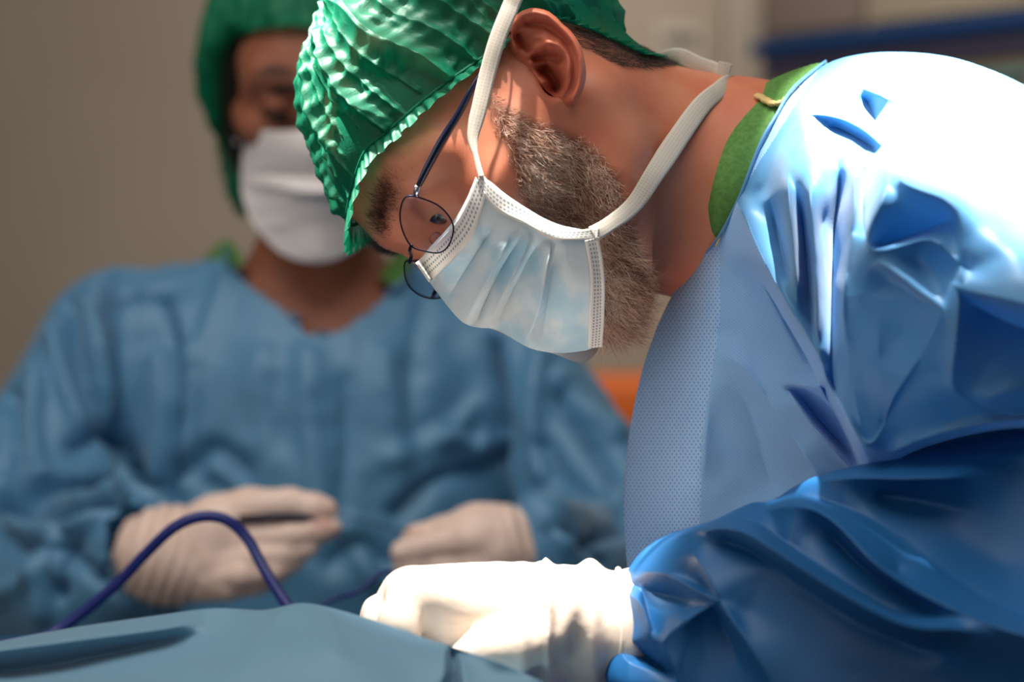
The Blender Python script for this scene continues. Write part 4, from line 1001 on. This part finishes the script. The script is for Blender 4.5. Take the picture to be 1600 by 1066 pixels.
# gown of the nurse
S = SDF((-0.62, 1.70, 0.93), (0.30, 2.32, 1.42), 0.0052)
c = lambda a, ra, b, rb, k=0.03: S.cone(P(*a), ra, P(*b), rb, k)
c((395,478,2.13),0.040,(205,520,2.12),0.058); c((600,478,2.13),0.040,(800,560,2.12),0.062)
S.ell(P(495,640,2.11),(0.190,0.100,0.140),None,0.04)
S.ell(P(495,900,2.10),(0.180,0.118,0.230),None,0.04)
c((175,540,2.115),0.068,(10,880,2.02),0.080,0.018); c((10,900,2.02),0.080,(150,925,1.92),0.066,0.02)
c((150,925,1.92),0.066,(235,872,1.855),0.043,0.02)
c((830,650,2.10),0.072,(935,800,2.06),0.066,0.018); c((935,800,2.06),0.066,(960,900,1.98),0.064,0.02); c((960,900,1.98),0.058,(835,866,1.83),0.040,0.02)
c((100,820,1.93),0.022,(190,800,1.87),0.028,0.03)
GNV, GNF = S.mesh(3)
def fold(V, F, lines):
    """displace the cloth along soft ridges (+) and valleys (-): polyline, width px, height m"""
    N = vnormals(V, F); x, y = pxpy(V); front = np.clip(-N[:, 1]*2+0.3, 0, 1); D = np.zeros(len(V))
    for pl, wd, h in lines:
        pc = catmull([(a, b, 0) for a, b in pl], 5)[:, :2]; d = dist_poly(x, y, pc); D += 1.45*h*np.exp(-(d/wd)**2)
    return V+N*(D*front)[:, None]
folds = [
 ([(168,440),(172,520),(185,600),(205,700),(225,760)],12,-0.020),([(186,480),(230,465),(262,470)],7,-0.006),([(262,465),(280,520),(288,600),(280,690),(265,760),(262,830)],9,-0.012),
 ([(275,480),(300,560),(302,650),(290,760)],9,0.007),([(250,560),(258,650),(250,740)],11,0.007),([(110,480),(125,560),(160,640),(190,720)],12,-0.012),([(85,520),(100,600),(130,680)],10,0.008),([(140,480),(165,560),(190,640)],9,0.009),
 ([(120,700),(160,680),(200,700)],16,-0.012),([(60,580),(50,680),(60,760)],13,0.009),([(20,620),(30,720),(20,800)],12,-0.009),([(0,800),(60,790),(120,795),(180,775)],13,-0.024),([(0,770),(80,752),(160,740)],16,0.010),
 ([(20,820),(60,835),(110,825)],9,0.010),([(30,850),(80,862),(120,850)],8,-0.010),([(100,800),(110,860),(95,930)],9,-0.011),([(190,765),(150,800),(110,850),(100,900)],10,0.012),([(190,765),(230,790),(265,805)],9,0.010),([(195,790),(185,850),(150,900)],10,-0.012),([(210,800),(205,850),(160,880)],8,0.009),([(70,900),(70,960)],10,0.010),([(130,880),(180,920),(230,930)],10,-0.010),([(0,930),(60,900),(90,850)],10,0.008),
 ([(290,740),(330,700),(380,735)],16,-0.011),([(330,760),(400,800)],16,-0.006),([(360,430),(330,500),(310,560)],14,0.004),([(480,560),(485,680),(500,800)],18,0.005),([(540,600),(545,700),(530,800)],16,-0.006),([(600,560),(610,680),(620,780)],20,0.005),([(660,480),(640,600),(650,700)],18,-0.004),
 ([(775,540),(782,640),(775,740),(800,800)],11,-0.022),([(690,680),(740,700),(770,690)],12,0.008),([(620,800),(690,745),(760,735)],15,-0.009),([(600,720),(680,690),(740,640)],16,0.006),([(840,560),(830,650),(850,740)],14,0.008),([(880,620),(920,680),(960,740)],14,-0.012),([(850,700),(900,760),(970,800)],14,-0.010),([(870,590),(910,640),(960,680)],10,0.008),([(900,860),(940,835),(985,820)],12,-0.012),([(850,820),(880,850),(900,880)],8,0.009),([(830,800),(900,800),(970,780)],14,0.010),([(860,830),(900,850),(940,880)],7,-0.008),([(410,560),(400,640),(430,720)],20,0.003),([(520,880),(560,850),(600,880)],16,-0.008),([(540,820),(580,900)],14,0.006)]
GNV = fold(GNV, GNF, folds); GNV = GNV+vnormals(GNV, GNF)*(0.0034*ridged(GNV, 9, 71)+0.0022*ridged(GNV, 21, 72)+0.0022*vnoise(GNV, 16, 31)+0.0015*vnoise(GNV, 34, 32))[:, None]
neckl = [(352,392),(372,425),(400,450),(432,472),(462,498),(482,518),(502,522),(530,512),(570,486),(610,455),(640,432),(652,400)]
gx, gy = pxpy(GNV); cut = in_poly(gx, gy, neckl+[(600,380),(495,330),(400,380)])
cut |= in_poly(gx, gy, [(168,850),(176,818),(196,800),(228,785),(262,775),(330,760),(420,780),(420,930),(330,950),(262,950),(228,935),(190,905)]) & (GNV[:, 1] < 1.90)   # the sleeve ends inside the glove cuff
GNF = GNF[~cut[GNF].any(1)]
gn = link_mesh('gown', GNV, GNF, M['gown_n'], nurse); gn['label'] = 'muted blue surgical gown with notched neckline'
bvh_gn = make_bvh(GNV, GNF)
Vt, Ft = tube(catmull([P(x, y, surf(bvh_gn, x, y+5, 2.03, 0.001)) for x, y in neckl], 6), 0.0026, 8); link_mesh('neck_binding', Vt, Ft, M['gown_n'], gn)
V, F, UV = ribbon([P(336,388,2.14), P(352,402,2.10), P(366,420,2.075)], [0.03, 0.028, 0.022], lambda t, p: np.array([-0.3, -0.8, 0.5]), 0.001, 6); scn = link_mesh('scrub_collar', V, F, M['scrub'], nurse)
V, F, UV = ribbon([P(648,396,2.14), P(634,420,2.10), P(612,446,2.07)], [0.034, 0.034, 0.028], lambda t, p: np.array([0.3, -0.8, 0.5]), 0.001, 6); link_mesh('scrub_collar', V, F, M['scrub'], nurse)
# the gown falls to the floor below the table edge
S = SDF((-0.50, 1.84, 0.0), (0.16, 2.40, 1.12), 0.014)
S.cone((-0.18, 2.12, 1.00), 0.125, (-0.18, 2.12, 0.17), 0.155, 0.03); S.cone((-0.25, 2.12, 1.00), 0.10, (-0.26, 2.12, 0.13), 0.12, 0.03); S.cone((-0.11, 2.12, 1.00), 0.10, (-0.10, 2.12, 0.13), 0.12, 0.03)
V, F = S.mesh(1); V[:, 2] = np.maximum(V[:, 2], 0.002); link_mesh('gown_skirt', V, F, M['gown_n'], nurse)
S = SDF((0.10, 1.08, 0.0), (0.75, 1.62, 1.22), 0.014)
S.cone((0.42, 1.30, 1.06), 0.14, (0.44, 1.33, 0.17), 0.16, 0.03); S.cone((0.33, 1.30, 1.0), 0.11, (0.34, 1.34, 0.13), 0.12, 0.03); S.cone((0.38, 1.28, 1.10), 0.10, (0.30, 1.27, 1.15), 0.06, 0.03)
V, F = S.mesh(1); V[:, 2] = np.maximum(V[:, 2], 0.002); link_mesh('gown_skirt', V, F, M['gown'], surgeon)

def glove_mesh(name, specs, parent, ripple, lo, hi, label):
    G = SDF(lo, hi, 0.0019)
    for pts, k in specs:
        for a, b in zip(pts[:-1], pts[1:]): G.cone(P(*a[:3]), a[3], P(*b[:3]), b[3], k)
    V, F = G.mesh(2); x, y = pxpy(V); V = V+vnormals(V, F)*ripple(x, y, V)[:, None]
    o = link_mesh(name, V, F, M['glove'], parent); o['label'] = label; return o, V, F
# her right hand (left in view): cuff, palm, four fingers and the thumb on top
spec_r = [([(250,868,1.840,0.0385),(266,868,1.832,0.0385),(300,866,1.815,0.0350)],0.012),
  ([(300,845,1.812,0.026),(345,826,1.800,0.0235),(385,806,1.794,0.0165)],0.014), ([(300,880,1.812,0.030),(340,880,1.800,0.026)],0.014),
  ([(335,812,1.802,0.0200),(390,792,1.795,0.0150),(452,787,1.792,0.0122),(492,794,1.790,0.0112),(511,796,1.790,0.0088)],0.006),
  ([(345,850,1.792,0.0170),(400,842,1.786,0.0128),(455,836,1.784,0.0112),(500,829,1.786,0.0098),(520,825,1.787,0.0078)],0.003),
  ([(335,880,1.788,0.0150),(395,872,1.780,0.0120),(445,866,1.782,0.0105),(482,856,1.786,0.0085)],0.003),
  ([(330,903,1.788,0.0135),(378,898,1.776,0.0118),(425,892,1.780,0.0105),(460,878,1.786,0.0080)],0.003),
  ([(320,918,1.795,0.0120),(358,917,1.782,0.0108),(400,912,1.784,0.0098),(432,900,1.790,0.0075)],0.003)]
rip = lambda x, y, V: 0.0011*np.sin((x*0.93+y*0.37)*0.30)*np.clip((318-x)/40, 0, 1)+0.0006*vnoise(V, 70, 3)
g1, g1v, g1f = glove_mesh('glove', spec_r, nurse, rip, P(180,980,1.86)-[0,.10,0], P(560,740,1.78)+[0.01,.12,0.01], 'cream latex glove with fingertips pinched together')
spec_l = [([(834,866,1.828,0.0345),(808,860,1.822,0.0320),(775,850,1.806,0.0300)],0.012),
  ([(775,838,1.806,0.0240),(740,832,1.800,0.0205),(700,838,1.796,0.0140)],0.012), ([(780,868,1.806,0.0260),(740,878,1.800,0.0230)],0.012),
  ([(735,822,1.806,0.0150),(690,828,1.804,0.0110),(650,836,1.802,0.0085),(640,838,1.802,0.0070)],0.003),
  ([(745,846,1.790,0.0165),(700,848,1.782,0.0130),(655,856,1.780,0.0118),(630,862,1.780,0.0102)],0.004),
  ([(745,884,1.790,0.0165),(700,886,1.782,0.0125),(655,884,1.782,0.0115),(632,882,1.783,0.0098)],0.003),
  ([(745,912,1.794,0.0145),(700,912,1.786,0.0118),(655,908,1.786,0.0105),(640,904,1.788,0.0090)],0.003),
  ([(750,932,1.800,0.0125),(706,934,1.794,0.0105),(668,930,1.794,0.0090)],0.003)]
rip2 = lambda x, y, V: 0.0011*np.sin((x*0.95-y*0.25)*0.33)*np.clip((x-765)/40, 0, 1)+0.0006*vnoise(V, 70, 6)
g2, g2v, g2f = glove_mesh('glove', spec_l, nurse, rip2, P(580,1000,1.84)-[0,.10,0], P(900,740,1.78)+[0.01,.12,0.01], 'tan latex glove with curled fingers')
M['stain'] = M['glove']
nt_ = M['glove'].node_tree; at = node(M['glove'], 'ShaderNodeAttribute'); at.attribute_name = 'blood'; b_ = nt_.nodes['Principled BSDF']; src = b_.inputs['Base Color'].links[0].from_socket
mx = node(M['glove'], 'ShaderNodeMix'); mx.data_type = 'RGBA'; lk(M['glove'], at.outputs['Fac'], mx.inputs[0]); lk(M['glove'], src, mx.inputs[6]); mx.inputs[7].default_value = srgb(160, 62, 36); lk(M['glove'], mx.outputs[2], b_.inputs['Base Color'])
for o_, v_, spots in ((g1, g1v, [(503,818,20,0.8),(520,800,8,0.7),(488,812,10,0.5),(520,828,9,0.5)]), (g2, g2v, [(640,828,9,0.6),(655,832,8,0.4)])):
    x, y = pxpy(v_); a = np.zeros(len(v_))
    for sx, sy, sr, sa in spots: a = np.maximum(a, sa*np.exp(-((x-sx)**2+(y-sy)**2)/sr**2)*np.clip(0.5+vnoise(v_, 260, 2), 0, 1))
    at_ = o_.data.attributes.new('blood', 'FLOAT', 'POINT'); at_.data.foreach_set('value', a.astype(np.float32))

# needle driver in her hand, thread between her hands
ndl = empty('needle_holder', P(450, 808, 1.787)); tag(ndl, 'dark slim instrument held between thumb and fingers of the pinching glove', 'instrument')
Vt, Ft = tube([P(372,812,1.775), P(420,809,1.776), P(480,810,1.780), P(514,811,1.784)], [0.0032, 0.0036, 0.003, 0.0012], 10); link_mesh('shaft', Vt, Ft, M['metal_dark'], ndl)
Vt, Ft = tube([P(508,809,1.782), P(527,803,1.783), P(532,808,1.783)], [0.0010, 0.0009, 0.0006], 8); link_mesh('tip', Vt, Ft, M['metal'], ndl)
Vt, Ft = tube(catmull([P(526,804,1.784), P(560,812,1.784), P(600,823,1.786), P(640,832,1.790)], 8), 0.00065, 6)
th = link_mesh('suture_thread', Vt, Ft, M['metal_dark']); tag(th, 'thin dark suture thread stretched between the two cream gloves', 'thread')
# blue cable loop
cp_ = catmull([P(-30,1012,1.46), P(50,1002,1.46), P(105,976,1.47), P(180,915,1.46), P(225,868,1.45), (P(270,826,1.44)), P(312,808,1.44), P(352,812,1.44), P(385,840,1.44), P(412,888,1.43), P(445,940,1.41), P(474,972,1.40), P(520,984,1.39)], 10)
Vt, Ft = tube(cp_, 0.0036, 14); cb = link_mesh('cable', Vt, Ft, M['cable']); tag(cb, 'blue cable looping up from the drape in front of the gloved hand', 'cable')
Vt, Ft = tube(catmull([P(430,1000,1.55), P(510,942,1.56), P(560,924,1.57), P(605,893,1.58), P(640,930,1.6), P(660,975,1.6)], 8), 0.0016, 12); cb2 = link_mesh('cable', Vt, Ft, M['cable']); tag(cb2, 'thin dark blue cable running low between the two pairs of hands', 'cable')

# ---------------------------------------------------------------- table and drapes
d_out = [(-120,1030,1.075),(0,1001,1.085),(60,990,1.085),(130,978,1.085),(200,968,1.085),(270,958,1.085),(320,950,1.085),(370,950,1.085),(410,955,1.085),(440,948,1.080),(468,941,1.075),(500,945,1.075),(560,962,1.065),(620,982,1.055),(680,1002,1.045),(730,1018,1.035),(780,1035,1.028),(830,1056,1.020),(880,1082,1.010),
   (940,1140,1.050),(1000,1500,0.86),(600,1700,0.82),(0,1700,0.80),(-250,1500,0.84),(-200,1150,1.050)]
d_cr = [[(-60,1024,1.050),(40,1010,1.050),(120,1000,1.052),(220,988,1.056),(300,976,1.062)],[(-60,1056,1.068),(60,1046,1.068),(160,1024,1.067),(260,1004,1.067),(320,990,1.067)],[(-60,1078,1.035),(60,1068,1.035),(170,1050,1.038),(270,1030,1.045)],
  [(440,948,1.079),(430,975,1.055),(400,1010,1.035),(380,1060,1.01)],[(500,946,1.073),(520,985,1.045),(525,1040,1.01)],[(690,1006,1.040),(698,1040,1.022),(692,1090,1.01)],[(718,1016,1.036),(724,1050,1.02),(722,1090,1.008)],[(704,1011,1.046),(711,1045,1.034),(706,1090,1.022)],
  [(-60,1098,1.0),(60,1096,1.0),(170,1092,1.0),(260,1100,0.99)]]
V, F, U = cloth(d_out, d_cr, [(600,1020,1.03),(250,1065,1.02),(450,1100,0.99),(800,1100,1.0),(100,1150,0.97)], levels=4, sharp=2, back=0.5, backw=260)
V[:, 1] += 0.0015*vnoise(V, 30, 41)
V = amplify(V, F, 1.8)
dr = link_mesh('surgical_drape', V, F, M['drape'], None, uv=U); tag(dr, 'pale blue surgical drape mounded over the patient along the lower left edge', 'drape')
ot = empty('operating_table', (-0.05, 1.15, 0)); tag(ot, 'operating table hidden under the blue drape between the two standing people', 'table')
V, F = box(-0.75, 0.12, 0.80, 1.50, 0.98, 1.04, 0.02); link_mesh('table_top', V, F, M['cable'], ot)
V, F = join(box(-0.35, -0.05, 1.0, 1.3, 0.10, 0.98, 0.02)); link_mesh('column', V, F, M['metal'], ot)
V, F = box(-0.65, 0.20, 0.85, 1.45, 0.0, 0.10, 0.02); link_mesh('base', V, F, M['metal'], ot)
# the far part of the drape, sloping down behind the mound towards the standing person
X, Y = np.meshgrid(np.linspace(-0.80, 0.13, 110), np.linspace(1.25, 1.62, 90)); Z = 1.105-0.02*np.clip((Y-1.35)/0.2, 0, 1)+0.006*np.sin(X*21+Y*6)+0.004*np.sin(X*47-Y*17)
edge = np.clip((Y-1.56)/0.08, 0, 1); Z -= edge**2*0.05
V = np.stack([X, Y, Z], -1).reshape(-1, 3); I = (np.arange(89)[:, None]*110+np.arange(109)[None]); F = np.stack([I, I+1, I+111, I+110], -1).reshape(-1, 4)
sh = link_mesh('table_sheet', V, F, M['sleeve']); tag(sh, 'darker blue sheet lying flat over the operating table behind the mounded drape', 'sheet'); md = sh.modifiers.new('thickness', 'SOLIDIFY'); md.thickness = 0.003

# ---------------------------------------------------------------- the room
def room(name, b, m): V, F = b; o = link_mesh(name, V, F, m, smooth=False); o['kind'] = 'structure'; return o
M['wall'] = mat('wall_paint', srgb(176, 163, 149), 0.8, 0.3, var=(1.5, srgb(168, 155, 141)))
M['floor'] = mat('floor_vinyl', srgb(120, 125, 125), 0.4, 0.5, var=(3, srgb(110, 116, 118)))
M['trim'] = mat('door_frame_paint', srgb(192, 182, 166), 0.6, 0.4)
M['panel'] = mat('door_panel', srgb(178, 166, 148), 0.7, 0.3)
M['greydoor'] = mat('cabinet_grey', srgb(124, 110, 102), 0.6, 0.4); M['bluerail'] = mat('blue_rail', srgb(14, 60, 110), 0.4, 0.5); M['slate'] = mat('slate_front', srgb(64, 62, 88), 0.6, 0.4)
M['beige'] = mat('cabinet_beige', srgb(160, 148, 128), 0.6, 0.4); M['yellow'] = mat('yellow_box', srgb(190, 130, 30), 0.6); M['teal'] = mat('teal_strip', srgb(60, 110, 110), 0.5)
M['orange'] = mat('orange_vinyl', srgb(224, 104, 20), 0.5, 0.4, bump=(60, 0.2, 0.002)); M['dgrey'] = mat('dark_grey', srgb(96, 88, 82), 0.6)
room('floor', box(-3.5, 3.5, -1.5, 5.1, -0.05, 0), M['floor']); room('wall_back', box(-3.5, 3.5, 5.0, 5.1, 0, 3.0), M['wall']); room('ceiling', box(-3.5, 3.5, -1.5, 5.1, 3.1, 3.15), M['wall'])
room('wall_left', box(-3.5, -3.4, -1.5, 5.0, 0, 3.0), M['wall']); room('wall_right', box(3.4, 3.5, -1.5, 5.0, 0, 3.0), M['wall'])
room('trim_1', box(P(1132,0,4.95)[0], P(1190,0,4.95)[0], 4.94, 5.0, 0, 2.6), M['trim'])
dr_ = room('door_1', box(P(885,0,4.97)[0], P(1128,0,4.97)[0], 4.96, 5.0, 0, 2.35), M['panel'])
pl = empty('door_sign', P(1066, 62, 4.95)); V, F = join(box(P(1020,0,4.95)[0], P(1105,0,4.95)[0], 4.945, 4.955, P(0,120,4.95)[2], P(0,35,4.95)[2], 0.004)); link_mesh('plate', V, F, M['trim'], pl)
tag(pl, 'pale plate with a grey bar on the door, right of the green cap', 'sign'); V, F = box(P(1036,0,4.95)[0], P(1090,0,4.95)[0], 4.940, 4.9445, P(0,68,4.95)[2], P(0,54,4.95)[2], 0.001); link_mesh('grey_bar', V, F, M['dgrey'], pl)
# storage cabinet on the right, turned towards the room
def obox(o, ux, uy, x0, x1, y0, y1, z0, z1, bev=0.003):
    V, F = box(x0, x1, y0, y1, z0, z1, bev); ux = np.array(ux); uy = np.array(uy)
    return np.stack([o[0]+V[:, 0]*ux[0]+V[:, 1]*uy[0], o[1]+V[:, 0]*ux[1]+V[:, 1]*uy[1], V[:, 2]], 1), F
o0 = P(1190, 80, 4.6); e1 = P(1600, 30, 4.18); ux = (e1-o0)[:2]; L1 = np.linalg.norm(ux); ux /= L1; uy = np.array([-ux[1], ux[0]]); z_r = o0[2]
cab = empty('storage_cabinet', (o0[0]+0.3, o0[1], 0)); tag(cab, 'grey storage cabinet with a blue rail behind the white lit shoulder', 'cabinet')
pc = lambda nm, x0, x1, y0, y1, z0, z1, m: link_mesh(nm, *obox(o0, ux, uy, x0, x1, y0, y1, z0, z1), M[m], cab)
pc('body', 0.0, 1.6, 0.012, 0.42, 0.0, 2.3, 'beige')
pc('rail', -0.01, 1.6, -0.03, 0.010, z_r-0.012, z_r+0.016, 'bluerail'); pc('drawer_front', 0.01, 1.6, -0.012, 0.010, z_r-0.055, z_r-0.014, 'slate')
pc('door', 0.012, 0.25, -0.006, 0.010, z_r+0.030, 2.2, 'greydoor'); pc('door', 0.262, 0.62, -0.006, 0.010, z_r+0.030, 2.2, 'beige'); pc('door', 0.63, 1.0, -0.006, 0.010, z_r+0.030, 2.2, 'beige')
pc('label_strip', 0.36, 0.62, -0.006, 0.010, z_r-0.105, z_r-0.085, 'teal'); pc('label_strip', 0.45, 0.8, -0.006, 0.010, z_r-0.17, z_r-0.14, 'yellow')
# orange padded stool far behind
st = empty('padded_bench', P(960, 700, 4.3)*[1, 1, 0]); tag(st, 'orange padded bench far back between the two blue gowns', 'bench')
zt = P(0, 588, 4.3)[2]
V, F = box(P(880,0,4.3)[0], P(1120,0,4.3)[0], 4.25, 4.75, zt-0.16, zt, 0.03); link_mesh('cushion', V, F, M['orange'], st)
V, F = box(P(884,0,4.3)[0], P(1116,0,4.3)[0], 4.27, 4.73, zt-0.30, zt-0.16, 0.01); link_mesh('frame', V, F, M['orange'], st)
for xx in (890, 1110):
    for yy in (4.30, 4.70):
        x_ = P(xx, 0, 4.3)[0]; V, F = tube([(x_, yy, zt-0.29), (x_, yy, 0.0)], 0.018, 12); link_mesh('leg', V, F, M['metal'], st)
